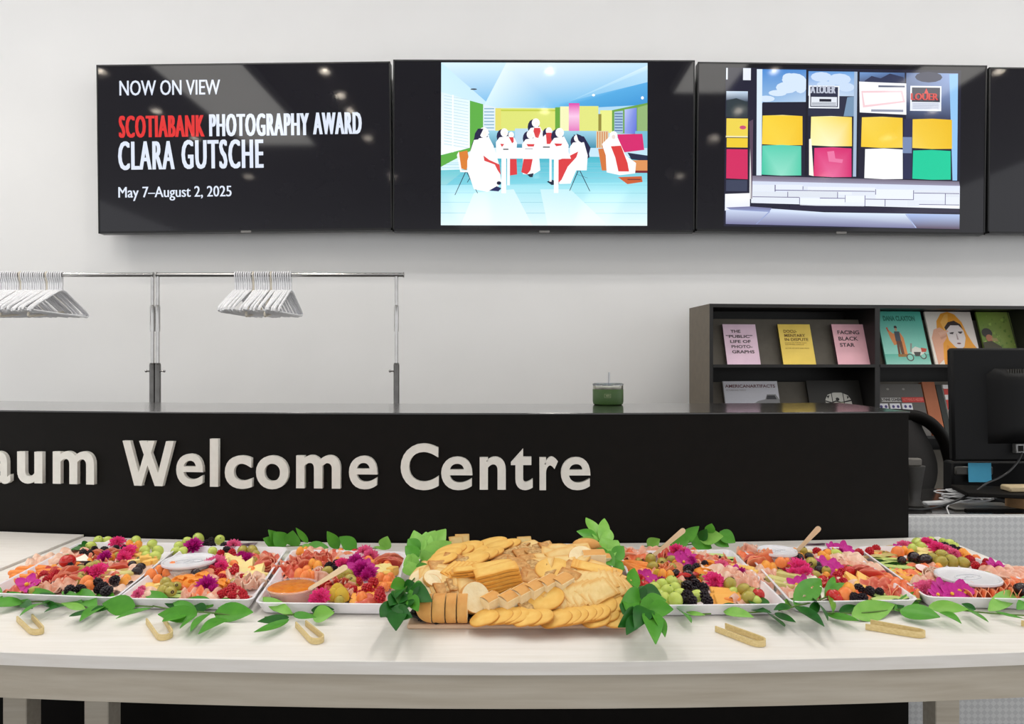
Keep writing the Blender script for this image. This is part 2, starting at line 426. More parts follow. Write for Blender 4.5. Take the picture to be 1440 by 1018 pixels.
# furniture
I.append(((120,190,215), rc(1100,430,1165,520))); I.append(((226,208,170), rc(895,430,960,520)))
for k in range(5): I.append(((214,120,60), rc(900+k*12,434,905+k*12,520)))
I.append(((216,40,110), [(1005,448),(1138,445),(1148,530),(1028,545)])); I.append(((30,40,70), [(1060,545),(1165,560),(1165,590),(1080,580)]))
I.append(((214,120,60), [(905,525),(950,520),(965,640),(925,640)])); I.append(((226,150,90), rc(1085,585,1165,640))); I.append(((120,30,40), rc(1085,640,1165,652)))
I.append(((206,96,50), [(1010,675),(1135,670),(1140,700),(1060,712)])); I.append(((120,60,50), rc(1060,684,1130,690)))
I.append(((222,130,50), [(168,545),(215,535),(225,590),(210,640),(180,630)])); I.append(((250,250,250), [(160,560),(170,540),(185,640),(235,640),(235,652),(178,650)]))
for a in (((205,650),(150,772)), ((212,650),(270,762)), ((235,670),(215,705)), ((800,640),(755,748)), ((808,640),(862,750)), ((790,660),(850,680))):
    (xa,ya),(xb,yb) = a; I.append(((50,70,90), [(xa-2,ya),(xa+3,ya),(xb+2,yb),(xb-2,yb)]))
def sis(x, y, s=1, red=None, face_=(255,246,240)):
    I.append(((35,32,70), el(x-14*s, y+25*s, 34*s, 46*s, 14)))
    I.append((Wt, el(x, y, 24*s, 27*s, 12))); I.append((face_, el(x+4*s, y+6*s, 11*s, 14*s, 10)))
    I.append((Wt, [(x-30*s,y+30*s),(x+25*s,y+22*s),(x+50*s,y+70*s),(x+45*s,y+150*s),(x-50*s,y+150*s),(x-52*s,y+60*s)]))
    if red: I.append(((222,62,66), [(x+a*s, y+b*s) for a, b in red]))
sis(576, 388, .9, [(-10,30),(25,30),(28,50),(15,90),(-2,85),(-14,50)])
sis(645, 430, .7, [(-20,15),(20,15),(24,30),(20,100),(-16,100),(-22,30)])
sis(446, 452, .62, [(-30,20),(20,20),(22,60),(0,80),(-20,50)])
sis(548, 450, .85, [(-25,60),(25,60),(20,75),(-15,75)])
sis(410, 440, .85, [(-25,70),(0,72),(-15,90)])
I.append((Wt, [(508,540),(592,540),(600,640),(560,665),(508,660)])); I.append(((222,62,66), [(512,580),(560,580),(548,640),(530,662),(500,650)])); I.append(((30,36,60), [(530,662),(565,655),(560,676),(545,676)]))
I.append(((222,62,66), [(440,580),(475,580),(478,662),(440,668)]))
sis(302, 440, 1.05, None); sis(702, 440, .95, [(-30,60),(15,62),(8,72),(-20,76)])
I.append(((35,32,70), [(270,420),(300,420),(262,500),(236,610),(218,590),(240,500)]))
I.append((Wt, [(250,480),(330,470),(360,530),(380,600),(395,700),(370,740),(320,755),(250,740),(215,640),(215,590)]))
I.append(((222,70,70), [(300,562),(330,585),(385,610),(392,665),(375,640),(360,610),(305,590)]))
I.append(((30,36,90), [(330,748),(370,725),(395,735),(380,752)])); I.append(((30,30,60), el(382,708,12,10,8)))
I.append(((35,32,70), [(775,450),(830,460),(865,520),(850,580),(800,520)]))
sis(795, 470, .75, None)
I.append(((30,30,70), [(790,445),(815,455),(850,500),(860,570),(845,580),(835,510),(800,480)]))
I.append((Wt, [(775,500),(830,490),(850,560),(845,640),(790,640),(760,710),(700,712),(700,640),(740,590)]))
I.append(((222,62,66), [(696,585),(740,570),(800,540),(790,570),(745,620),(712,690),(696,706)]))
I.append(((30,36,60), [(635,700),(665,690),(700,712),(660,718)]))
I.append((Wt, [(925,500),(965,460),(1010,470),(1050,560),(1105,600),(1100,655),(1020,665),(950,650),(945,560)]))
I.append((Wt, el(986,455,21,24,12))); I.append(((240,222,214), el(986,462,10,12,8)))
I.append(((222,62,60), [(972,512),(1025,508),(1060,600),(1068,645),(1012,645),(995,570)]))
# table
I.append((Wt, [(380,522),(740,520),(762,578),(350,578)])); I.append((Wt, rc(395,575,420,762))); I.append((Wt, rc(672,575,696,760)))
I.append(((250,252,255), rc(425,578,440,720))); I.append(((248,250,255), rc(648,578,660,700)))
I.append(((60,60,70), rc(404,526,432,532))); I.append(((60,60,70), rc(614,514,650,520))); I.append(((170,170,180), rc(520,524,560,528)))
picture(t2, I, (620.5, 910, 88, 317.5), (76, 68, 1165, 932))

I = []
I.append(((26,26,48), rc(122,78,1152,790)))
I.append(((235,245,255), rc(124,80,131,132))); I.append(((235,240,250), rc(198,80,232,134)))
I.append(([(220,235,250),(200,220,240),(60,72,92),(50,60,80)], rc(126,184,220,230))); I.append(((44,56,62), [(126,225),(170,215),(220,232),(220,300),(126,300)]))
I.append(((240,214,80), rc(128,306,222,386))); I.append(((240,206,50), rc(130,394,222,436))); I.append(((240,232,180), rc(126,384,222,391))); I.append(((206,80,120), el(200,346,15,9,8)))
I.append(((212,42,96), [(130,444),(222,444),(224,578),(130,575)])); I.append(((60,66,90), rc(130,582,222,632)))
I.append(([(250,250,255),(255,255,255),(235,240,255),(235,240,255)], [(126,645),(235,640),(235,700),(126,720)]))
I.append(([(70,140,215),(80,140,210),(190,215,240),(150,190,230)], rc(262,84,474,236)))
for x, y, rx, ry in ((420,130,52,30),(390,165,48,26),(450,150,30,40),(350,190,40,14),(300,216,38,14),(400,120,30,20)): I.append(((215,232,250), el(x,y,rx,ry,12)))
I.append(((24,24,44), [(285,232),(474,228),(474,300),(285,300)]))
I.append(([(90,150,220),(110,165,225),(190,212,238),(215,230,248)], rc(484,90,690,200))); 
for x, y, rx, ry in ((540,115,46,22),(620,125,50,26),(650,160,36,20),(560,150,40,16)): I.append(((205,224,248), el(x,y,rx,ry,12)))
I.append(((40,44,66), rc(484,200,690,290))); I.append(((120,150,180), [(655,205),(690,200),(690,290),(640,290)]))
I.append(([(120,160,215),(80,110,160),(60,66,96),(90,100,130)], rc(698,92,905,140))); I.append(((50,56,86), [(730,130),(760,108),(800,118),(840,96),(900,112),(905,140),(730,140)]))
I.append(([(110,130,170),(150,175,225),(60,66,96),(40,44,70)], rc(912,92,1138,300))); I.append(((52,56,80), el(1010,110,60,24,12)))
I.append(((222,238,255), [(258,84),(282,84),(284,560),(262,560)])); I.append(((150,200,245), [(1100,96),(1138,94),(1140,572),(1120,572)]))
I.append(((170,190,215), rc(684,90,698,560))); I.append(((14,14,30), rc(698,90,708,560))); I.append(((14,14,30), rc(474,84,484,560)))
# posters
def rj(c, x0, y0, x1, y1, s=2):
    I.append((c, [(x0,y0+s),((x0+x1)/2,y0-s),(x1,y0+s),(x1+s,y1),((x0+x1)/2,y1+s),(x0-s,y1-s)]))
rj([(250,214,60),(255,244,170),(246,200,40),(244,196,40),(250,214,70),(250,210,60)], 286,290,460,422)
rj([(255,240,150),(255,252,220),(250,214,80),(250,210,70),(255,248,200),(255,244,180)], 498,292,676,424)
rj([(248,214,80),(252,232,130),(244,200,50),(250,214,80),(248,210,60),(246,204,50)], 720,292,898,428)
rj([(246,204,60),(244,196,30),(240,192,30),(242,196,40),(246,206,60),(248,214,90)], 940,298,1114,430)
rj([(90,210,180),(110,222,190),(90,205,175),(80,205,170),(150,228,205),(60,196,160)], 286,424,456,558)
rj([(222,52,120),(232,90,150),(214,40,110),(214,40,110),(236,110,160),(220,50,110)], 514,432,676,562)
rj((252,254,255), 736,434,900,568); rj((24,206,158), 946,438,1110,568)
I.append(((238,122,168), [(570,450),(600,446),(606,480),(640,484),(636,500),(578,494)])); 
I.append(((255,252,235), [(490,395),(500,392),(512,560),(492,556)]))
I.append(((40,44,80), [(904,300),(942,300),(942,568),(904,568)])); I.append(((120,140,180), rc(900,380,940,452)))
I.append(((240,245,255), rc(487,154,620,256))); I.append(((44,48,70), rc(493,160,614,250))); I.append(((230,236,245), rc(497,205,610,246))); I.append(((26,28,44), rc(533,214,585,226)))
for k in range(5): I.append(((60,66,90), rc(500,230+k*4,606,231.5+k*4)))
I.append(((250,252,255), [(706,134),(912,140),(914,280),(710,272)])); I.append(((246,208,214), [(716,176),(896,172),(908,224),(724,250)])); I.append(((252,250,252), [(722,184),(888,180),(898,218),(732,240)]))
I.append(((90,96,120), rc(790,150,906,158))); I.append(((150,155,175), rc(760,258,900,268)))
I.append(((240,245,255), rc(930,150,1066,262))); I.append(((40,42,62), rc(937,157,1060,222))); I.append(((222,228,240), rc(937,224,1060,256)))
I.append(((224,60,52), [(990,184),(1000,160),(1010,184)]))
for k in range(6): I.append(((170,176,200), rc(942,228+k*4.5,1054,229.6+k*4.5)))
# sill and stonework
I.append(([(120,112,130),(120,112,130),(150,146,170),(150,146,170)], [(236,562),(1148,576),(1152,596),(236,586)]))
I.append(([(214,222,242),(222,230,250),(240,246,255),(236,242,255)], [(240,586),(1152,596),(1152,698),(240,684)]))
random.seed(4)
for (x0,y0,x1,y1) in ((246,602,342,632),(346,600,466,622),(470,606,484,620),(486,608,782,628),(784,616,950,660),(952,616,1054,628),(1056,618,1150,628),(246,634,398,654),(400,628,616,656),(618,630,680,642),(652,646,736,676),(952,632,1088,656),(1090,632,1150,646),(246,658,450,682),(454,660,540,686),(542,662,648,688),(738,662,824,692),(826,662,920,692),(922,664,974,690),(976,662,1086,680),(1090,650,1150,680),(684,632,782,644),(454,688,734,693),(976,684,1150,694)):
    q = random.randint(-12,8); I.append(((236+q,242+q,min(255,252+q)), rc(x0,y0,x1,y1)))
for (x0,y0,x1,y1) in ((342,602,346,632),(346,624,780,627),(398,632,401,656),(616,630,619,660),(650,644,652,676),(736,644,739,692),(450,657,453,686),(782,616,785,640),(948,618,951,660),(824,662,827,692),(952,629,1150,632),(1087,632,1090,680),(246,655,450,658),(540,657,650,660),(740,659,950,662),(974,680,1150,683),(464,607,467,622)): I.append(((96,88,130), rc(x0,y0,x1,y1)))
I.append(((34,30,56), [(410,690),(560,694),(1150,700),(1152,716),(900,722),(560,716),(330,722),(340,708),(410,704)]))
I.append(([(206,218,244),(214,226,250),(222,236,255),(222,238,255)], [(130,716),(320,708),(560,722),(1152,724),(1152,790),(130,780)]))
I.append(((120,120,160), [(130,706),(235,700),(330,706),(320,724),(150,716)])); I.append(((150,165,210), [(318,722),(324,722),(266,778),(262,778)])); I.append(((150,165,210), [(914,726),(918,726),(966,786),(960,786)]))
I.append(([(190,206,245),(180,200,240),(170,192,240),(180,200,240)], [(918,724),(1152,724),(1152,790),(966,788)]))
I.append(((90,70,90), [(226,320),(244,310),(244,665),(232,668),(232,440)]))
picture(t3, I, (1020.5, 1348.5, 95, 322.5), (122, 78, 1152, 790))
tvtext(t3, 'LOUER', 1280, 1318.5, 131.5, 141.5, mat('lit_poster_red', (225,60,52), emis=.8, rough=.1), .003, 'poster_lettering', -.0062)
tvtext(t3, 'A LOUER', 1139, 1174.5, 121, 132, mat('lit_poster_pale', (205,212,230), emis=.8, rough=.1), .003, 'poster_lettering', -.0062)

# ------------------------------------------------------------ garment racks and hangers
RY = 3.5
def bx(px): return (px-CX)/F*RY
def bz(py): return EYE-(py-CY)/F*RY
BZ = bz(386.5)
def rack(label, xa, xb, over_a, over_b):
    t = thing('garment_rack', label, 'clothes rack', ((xa+xb)/2, RY, 0), group='chrome garment racks')
    L = (xb-xa)/2
    mb = MB(); mb.tube([(-L-over_a,0,BZ),(L+over_b,0,BZ)], .0105, 12)
    mb.build('rail', m_chrome, t)
    for s, ov in ((-1, over_a), (1, over_b)):
        mb = MB(); mb.lathe([(.008,0),(.0135,.001),(.0135,.005),(.008,.006)], 12, Mx.Translation((s*(L+ov), 0, BZ)) @ Mx.Rotation(s*pi/2, 4, 'Y')); mb.build('end_cap', m_chrome, t)
        mb = MB(); x = s*L
        mb.lathe([(.0085,.9),(.0085,BZ-.008)], 12, Mx.Translation((x,0,0)))
        mb.lathe([(.011,1.62-.22),(.0115,1.42),(.0115,1.52),(.0095,1.53)], 12, Mx.Translation((x,0,0)))
        mb.build('upper_post', m_chrome, t)
        mb = MB(); mb.lathe([(.0145,.08),(.0145,1.235),(.012,1.245)], 12, Mx.Translation((x,0,0))); mb.build('lower_post', m_chrome_refl, t)
        mb = MB(); mb.tube([(x-s*.03,0,1.205),(x,0,1.205)], .004, 8); mb.ball(.007, 8, 6, Mx.Translation((x-s*.032,0,1.205))); mb.build('adjusting_pin', m_chrome, t)
        mb = MB(); mb.tube([(x,-.25,.085),(x,.25,.085)], .0115, 10); mb.build('foot_tube', m_chrome, t)
        for yy in (-.24, .24):
            mb = MB(); mb.lathe([(0,-.012),(.028,-.01),(.03,0),(.028,.01),(0,.012)], 14, Mx.Translation((x,yy,.03)) @ Mx.Rotation(pi/2,4,'Y')); mb.tube([(x,yy,.05),(x,yy,.08)], .006); mb.build('caster', m_black, t)
    mb = MB(); mb.tube([(-L,0,.085),(L,0,.085)], .012, 10); mb.build('bottom_rail', m_chrome, t)
rack('chrome garment rack standing behind the counter, left of the joint', bx(-130), bx(214.5), .03, .001)
rack('chrome garment rack standing behind the counter, its end towards the drinking cup', bx(221.8), bx(557.5), .001, .033)
hb = MB()
r0 = .0145
hook = [(0, r0*cos(a)*1.0, r0*sin(a)) for a in [R(-20+25*i) for i in range(9)]] + [(0, -.0135, -.012), (0, -.006, -.03), (0, 0, -.045), (0, 0, -.079)]
hb.tube(hook, .0033, 6)
hb.box((-.0046, -.004, -.078), (.0046, .004, -.012), bev=.001)
sh = [(0,0,-.078),(0,.03,-.084),(0,.19,-.168),(0,.207,-.180),(0,.209,-.187),(0,.2,-.192),(0,0,-.193),(0,-.2,-.192),(0,-.209,-.187),(0,-.207,-.180),(0,-.19,-.168),(0,-.03,-.084)]
hb.tube(sh, .0056, 6, closed=True)
hme = hb.mesh('clothes_hanger', m_hang); hme2 = hb.mesh('clothes_hanger_cream', m_hangc)
random.seed(11)
def hangers(pxa, pxb, n, where, low):
    for i in range(n):
        px = pxa+(pxb-pxa)*i/(n-1)
        c = i in low
        X = bx(px)
        o = put('clothes_hanger', hme2 if c else hme, None, (X, RY, BZ+.0005-(0.0 if not c else .0)), (R(random.uniform(-1.3,1.3)), 0, R(random.uniform(-3,3) if not c else 10)))
        if c: o.rotation_euler.x = R(-7 if i % 2 else 7)
        side = ordw(n-1-i)+' from its right end'
        tag(o, '%s plastic hanger in the %s bunch on the rail, %s' % ('cream' if c else 'white', where, side), 'hanger', 'hangers bunched on the %s of the rail' % where)
hangers(331.5, 409, 26, 'right', (8, 16))
hangers(-52, 87.5, 46, 'left', (26, 38))
# ------------------------------------------------------------ welcome counter (gently curved)
CF, CB, CTOP = 1.965, 2.40, 1.109
def cfy(x): return CF+bow(x)
def bowed_slab(xa, xb, y0f, y1f, z0, z1, n=24, bev=0):
    mb = MB(); vs = []; fs = []
    for i in range(n+1):
        x = xa+(xb-xa)*i/n
        y0 = y0f(x); y1 = y1f(x)
        vs += [(x,y0,z0),(x,y0,z1-bev),(x,y0+bev,z1),(x,y1,z1),(x,y1,z0)]
    for i in range(n):
        a = i*5; b = a+5
        for k in range(5): q = (k+1) % 5; fs.append((a+k, a+q, b+q, b+k))
    fs.append((4,3,2,1,0)); o = n*5; fs.append((o,o+1,o+2,o+3,o+4))
    fs = [tuple(reversed(f)) for f in fs]
    return mb.add(vs, fs)
XR = 1.137
ctr = thing('reception_counter', 'long black reception counter with pale raised lettering behind the buffet table', 'counter', (0, 0, 0))
bowed_slab(-2.6, XR-.004, cfy, lambda x: CB-.02+bow(x), 0, CTOP-.0045).build('body', m_black, ctr, smooth=False)
bowed_slab(-2.6, XR, lambda x: cfy(x)-.002, lambda x: CB+bow(x), CTOP-.004, CTOP, bev=.001).build('counter_top', m_blacktop, ctr, smooth=False)
def glyph(ch, x0, x1, y0, y1, bold=.022):
    """raised letter from its pixel box in the strip crop (scale 1.6744, top 580)"""
    a, b = x0/1.6744, x1/1.6744; t, u = 580+y0/1.6744, 580+y1/1.6744
    xm = ((a+b)/2-CX)/F*CF
    for _ in range(3): xm = ((a+b)/2-CX)/F*cfy(xm)
    Y = cfy(xm)
    w = (b-a)/F*Y; h = (u-t)/F*Y; zc = EYE-((t+u)/2-CY)/F*Y
    if ch == 'W':
        pts = [(0,1),(.155,1),(.30,.30),(.43,.86),(.40,1),(.55,1),(.57,.86),(.70,.30),(.80,.62),(.86,1),(1,1),(.775,0),(.64,0),(.5,.52),(.37,0),(.235,0)]
        mb = MB()
        def stroke(xa, ya, xb, yb, sw, zz):
            vs = [(xa-sw,ya,zz),(xa+sw,ya,zz),(xb+sw,yb,zz),(xb-sw,yb,zz)]
            vs = [(x*w-w/2, y*h-h/2, z) for x, y, z in vs]+[(x*w-w/2, y*h-h/2, z+.012) for x, y, z in vs]
            mb.add(vs, [(0,1,2,3)][::-1]+[(4,5,6,7),(0,1,5,4),(1,2,6,5),(2,3,7,6),(3,0,4,7)] if ya < yb else [(0,1,2,3),(7,6,5,4),(4,5,1,0),(5,6,2,1),(6,7,3,2),(7,4,0,3)])
        stroke(.075,1,.305,0,.075,0); stroke(.305,0,.56,1,.065,.0002); stroke(.40,1,.705,0,.075,.0004); stroke(.705,0,.925,1,.075,.0006)
        me = mb.mesh('letter', m_letter, False)
    else:
        me = text_mesh(ch, m_letter, bold=.013 if ch == 'e' else bold, extrude=.5, box=(-w/2,-h/2,w/2,h/2), res=6)
        for v in me.vertices: v.co.z = .006+v.co.z*.012
    o = put('letter', me, ctr)
    yaw = math.atan(2*.052*xm)
    o.matrix_local = Mx.Translation((xm, Y-.0005, zc)) @ Mx.Rotation(yaw, 4, 'Z') @ Mx.Rotation(pi/2, 4, 'X')
for g in (('a',-22,36,90,166),('u',45,111,91,166),('m',127,233,90,167),('W',291,419,66,171),('e',419,485,96,173),('l',499,519,61,173),('c',533,599,100,178),('o',606,684,100,179),('m',700,805,99,177),('e',824,891,101,179),
          ('C',945,1034,72,181),('e',1040,1113,103,181),('n',1130,1191,103,180),('t',1203,1254,84,181),('r',1270,1313,103,181),('e',1320,1389,104,181)):
    glyph(*g)

# ------------------------------------------------------------ drinking cup with lid and straw
m_gr = mat('green_powder_coat', (62,92,40), (54,84,36), rough=.4, scale=200)
m_steel = mat('brushed_steel', (200,198,184), (180,178,166), rough=.22, metal=.85, scale=40)
m_clear = mat('clear_plastic', (235,238,245), (228,230,238), rough=.08, trans=.9, ior=1.3, scale=10)
mp_ = PY(855, 568, 2.345+bow(.3)); mp_.z = CTOP
cup = thing('drinking_cup', 'squat green insulated cup with clear lid and straw standing on the counter', 'cup', mp_)
MB().lathe([(.044,0),(.0485,.003),(.0505,.012),(.0505,.05),(.0495,.0515)], 40).build('body', m_gr, cup)
MB().lathe([(.0495,.0515),(.0498,.052),(.0498,.063),(.0478,.064),(.046,.06)], 40, cap=False).build('steel_rim', m_steel, cup)
MB().lathe([(.046,.062),(.051,.0645),(.051,.0695),(.047,.071),(.043,.067),(0,.067)], 40, cap=False).build('lid', m_clear, cup)
MB().tube([(.002,0,.03),(.004,.002,.107)], .0028, 8).build('straw', m_clear, cup)
m_badge = mat('badge_olive_light', (150,160,120), rough=.4)
me = text_mesh('YETI', m_badge, bold=.03, box=(-.0145,-.003,-.0015,.0035))
for v in me.vertices: a = v.co.x/.0505; v.co = V((.0507*sin(a), -.0507*cos(a), .031+v.co.y))
put('lettering', me, cup)
mb = MB()
for p, q in (((-.0185,.0255),(-.0175,.0372)),((.0015,.0255),(.0025,.0372)),((-.0185,.0252),(.0025,.026)),((-.0185,.0368),(.0025,.0376))):
    n = 6; vs = []
    for i in range(n+1):
        x = p[0]+(q[0]-p[0])*i/n; a = x/.0505
        vs += [(.0507*sin(a), -.0507*cos(a), p[1]), (.0507*sin(a), -.0507*cos(a), q[1])]
    mb.add(vs, [(2*i,2*i+2,2*i+3,2*i+1) for i in range(n)])
mb.build('badge_outline', m_badge, cup)

# ------------------------------------------------------------ book display shelf
ang = R(5); SH = 1.556
SO = PY(998, 427, 3.73); SO.z = 0
SM = Mx.Translation(SO) @ Mx.Rotation(ang, 4, 'Z')
U = V((cos(ang), sin(ang))); D = V((-sin(ang), cos(ang)))
def sx(px, d):
    a = (px-CX)/F
    return (a*(SO.y+D.y*d)-SO.x-D.x*d)/(U.x-a*U.y)
def sz(px, py, d):
    t = sx(px, d); return EYE-(py-CY)/F*(SO.y+U.y*t+D.y*d)
shelf = thing('display_bookcase', 'dark bookcase with sloping display shelves of books behind the counter', 'bookcase', M=SM)
SWD, SD, th = 2.25, .32, .018
MB().box((0,0,0),(th,SD,SH-.0),None,.001).build('side_panel', m_shelfside, shelf, smooth=False)
MB().box((SWD-th,0,0),(SWD,SD,SH)).build('side_panel', m_shelfside, shelf, smooth=False)
MB().box((th,0,SH-th),(SWD-th,SD,SH)).build('top_panel', m_shelf, shelf, smooth=False)
MB().box((-.0005,-.001,0),(th,.001,SH)).build('front_edge', m_shelf, shelf, smooth=False)
MB().box((th,SD-.01,.0),(SWD-th,SD,SH-th)).build('back_panel', m_shelf, shelf, smooth=False)
dv = sx(1234, 0); 
for x in (dv, dv+.88):
    if x < SWD-.1: MB().box((x-.014,0,.0),(x+.014,SD-.01,SH-th)).build('divider', m_shelf, shelf, smooth=False)
LZ = [sz(1100, 514.5, 0), sz(1100, 514.5, 0)-.385, sz(1100, 514.5, 0)-.77]
LEAN = R(18)
bays = [(th, dv-.014), (dv+.014, min(SWD-th, dv+.88-.014)), (dv+.88+.014, SWD-th)]
for li, z in enumerate(LZ):
    for xa, xb in bays:
        if xb-xa < .1: continue
        mb = MB(); mb.box((xa,0,z-.008),(xb,.10,z+.002)); mb.box((xa,-.003,z-.008),(xb,.003,z+.008)); mb.build('shelf_ledge', m_shelf, shelf, smooth=False)
        H = .27 if li == 0 else .31
        mb = MB(); mb.box((xa,0,0),(xb,.008,H),Mx.Translation((0,.075,z)) @ Mx.Rotation(-LEAN,4,'X')); mb.build('sloping_back', m_shelfback, shelf, smooth=False)
        mb = MB(); mb.box((xa,.0,z-.10),(xb,.03,z-.008)) if li < 0 else None
def book(px0, px1, pyt, li, cover, label, art=None, texts=(), d=.03, thick=.014, lean=LEAN, spine=None, pages=True, H=None, mirror=False):
    """book leaning on ledge li; px0..px1 of its bottom edge"""
    y0 = .042
    x0 = sx(px0, y0); x1 = sx(px1, y0); z0 = LZ[li]+.004
    w = x1-x0
    # height so that its top edge projects at pyt
    if H is None:
        H = .2
        for _ in range(8):
            zt = z0+H*cos(lean); dd = y0+H*sin(lean)
            H *= (sz((px0+px1)/2, pyt, dd)-z0)/(zt-z0)
    t = thing('book', label, 'book', M=SM @ Mx.Translation((x0, y0, z0)) @ Mx.Rotation(-lean, 4, 'X'), group='books on the display bookcase')
    mc = mat('cover_'+'_'.join(map(str, cover)), tuple(min(255,int(x*1.05+4)) for x in cover), tuple(max(0, c-4) for c in cover), rough=.42, scale=8)
    sp = mat('spine_'+'_'.join(map(str, spine or cover)), spine or cover, rough=.4, scale=8)
    mb = MB(); mb.box((0,0,0),(w,.0015,H)); mb.box((0,thick-.0015,0),(w,thick,H)); mb.build('cover', mc, t, smooth=False)
    mb = MB(); mb.box((0,0.0002,0),(.0015,thick-.0002,H)); mb.build('spine', sp, t, smooth=False)
    mb = MB(); mb.box((.0016,.0016,.002),(w-.002,thick-.0016,H-.003)); mb.build('pages', mat('paper', (236,232,222), rough=.8, scale=300), t, smooth=False)
    fr = Mx.Translation((0,-.0002,H)) @ Mx.Rotation(pi/2, 4, 'X')
    if art:
        m = mat('printed_ink', (255,255,255), (250,250,250), rough=.4, attr=True, scale=90)
        print_mesh(art, w, H, .0006).build('cover_print', m, t, smooth=False, M=fr)
    for txt, u0, u1, v0, v1, col, bold in texts:
        mt = mat('ink_%d_%d_%d' % col, col, col, rough=.5)
        me = text_mesh(txt, mt, bold=bold, box=(u0*w, -v1*H, u1*w, -v0*H))
        put('cover_lettering', me, t, M=Mx.Translation((0,-.0014,H)) @ Mx.Rotation(pi/2, 4, 'X'))
    return t
dk = (70,58,62)
book(1023, 1070, 456, 0, (226,196,214), 'pale pink paperback, its dark five-line title about photographs', texts=[
    ('THE',.22,.52,.14,.215,dk,.02), ('\u201cPUBLIC\u201d',.06,.86,.265,.34,dk,.02), ('LIFE OF',.17,.79,.39,.465,dk,.02), ('PHOTO-',.19,.82,.515,.59,dk,.02), ('GRAPHS',.19,.86,.64,.715,dk,.02)], spine=(40,34,40))
book(1102, 1148, 456, 0, (238,206,96), 'yellow paperback between the two pink ones', texts=[
    ('DOCU-',.15,.56,.14,.215,(120,90,40),.015), ('MENTARY',.16,.80,.245,.315,(120,90,40),.015), ('IN DISPUTE',.15,.88,.345,.415,(120,90,40),.015),
    ('ESSAYS ON THE PICTURE',.14,.80,.45,.475,(150,118,60),.0), ('AND ITS MANY AUDIENCES',.14,.72,.49,.515,(150,118,60),.0), ('IN THE ARCHIVE AND PRESS',.14,.86,.58,.605,(150,118,60),.0)], spine=(60,60,30))
book(1179, 1226, 456, 0, (232,178,188), 'deeper pink paperback with a three-line title, next to the divider', texts=[
    ('FACING',.14,.80,.155,.25,dk,.02), ('BLACK',.14,.73,.31,.405,dk,.02), ('STAR',.15,.59,.465,.56,dk,.02)], spine=(60,40,45))
# teal magazine with a figure and a motorcycle
art = []
art.append(([(90,190,170),(80,185,165),(150,215,198),(160,220,205)], rc(0,0,1,1)))
art.append(([(95,180,160),(95,180,160),(160,215,200),(150,210,195)], rc(0,.8,1,1)))
O_ = (220,140,80)
art += [(O_, [(.15,.32),(.28,.42),(.44,.40),(.5,.5),(.52,.82),(.40,.84),(.38,.6),(.26,.64),(.2,.5)]),
        ((60,50,48), el(.36,.30,.035,.03)), ((190,150,120), el(.36,.345,.03,.03)), ((70,80,90), rc(.31,.38,.43,.56)), ((110,70,50), [(.32,.56),(.44,.56),(.45,.84),(.38,.84),(.37,.62),(.36,.84),(.31,.84)]),
        ((150,110,60), [(.30,.80),(.5,.80),(.5,.85),(.30,.85)]), ((200,90,60), [(.14,.31),(.18,.30),(.2,.38),(.17,.38)]),
        ((90,90,80), el(.56,.86,.085,.07,16)), ((140,205,188), el(.56,.86,.06,.05,16)), ((90,90,80), el(.86,.83,.075,.065,16)), ((140,205,188), el(.86,.83,.05,.045,16)),
        ((220,220,210), [(.6,.72),(.72,.66),(.86,.70),(.9,.78),(.76,.84),(.62,.80)]), ((70,70,66), [(.66,.76),(.82,.76),(.78,.84),(.68,.84)]), ((196,80,60), [(.84,.68),(.97,.70),(.94,.76),(.84,.76)]), ((150,150,140), [(.62,.6),(.66,.6),(.62,.76),(.58,.76)])]
book(1247, 1310, 438, 0, (120,205,182), 'teal magazine with a figure in orange beside a motorcycle', art, [('DANA CLAXTON',.12,.84,.085,.185,(54,128,110),.05)], thick=.01)
art = [([(228,222,212),(216,206,196),(222,212,204),(236,226,214)], rc(0,0,1,1)),
       ((232,158,50), [(.2,.9),(.16,.5),(.22,.18),(.34,.04),(.5,0),(.64,.05),(.76,.2),(.82,.42),(.9,.6),(.98,.72),(1,1),(.2,1)]), ((240,180,90), [(.3,.2),(.42,.06),(.5,.04),(.46,.2),(.36,.4)]),
       ((222,140,40), [(.2,1),(.34,.62),(.5,.8),(.52,1)]), ((52,40,38), [(.36,.30),(.46,.2),(.6,.17),(.72,.24),(.76,.34),(.7,.28),(.5,.3),(.4,.4)]),
       ((224,214,212), [(.38,.36),(.5,.26),(.68,.26),(.76,.36),(.77,.5),(.7,.66),(.6,.72),(.5,.66),(.4,.54)]),
       ((60,50,50), [(.44,.40),(.54,.385),(.54,.40),(.46,.425)]), ((60,50,50), [(.63,.38),(.73,.375),(.73,.395),(.64,.40)]), ((70,60,60), el(.5,.415,.03,.012)), ((70,60,60), el(.68,.405,.03,.012)),
       ((120,60,60), el(.60,.60,.045,.014)), ((170,150,148), [(.585,.42),(.60,.42),(.615,.53),(.575,.53)]), ((224,168,140), [(.04,.5),(.12,.34),(.26,.30),(.38,.38),(.36,.5),(.26,.6),(.2,.9),(.06,1)]), ((230,180,154), [(.2,.40),(.42,.35),(.43,.38),(.24,.46)]), ((206,150,124), [(.22,.49),(.37,.44),(.37,.47),(.24,.53)])]
book(1316, 1382, 438.5, 0, (228,220,210), 'magazine cover of a person in an orange headscarf touching the face', art, thick=.01)
art = [([(120,150,60),(150,170,90),(110,130,60),(90,110,50)], rc(0,0,1,1))]
random.seed(7)
for k in range(60):
    x, y = random.random(), random.random()*.95; g = random.randint(-30,40); s_ = random.uniform(.02,.07)
    art.append(((120+g,148+g,70+g//2), [(x,y),(min(1,x+s_),max(0,y-.02)),(min(1,x+s_*.8),min(1,y+s_*.7)),(x,min(1,y+s_*.5))]))
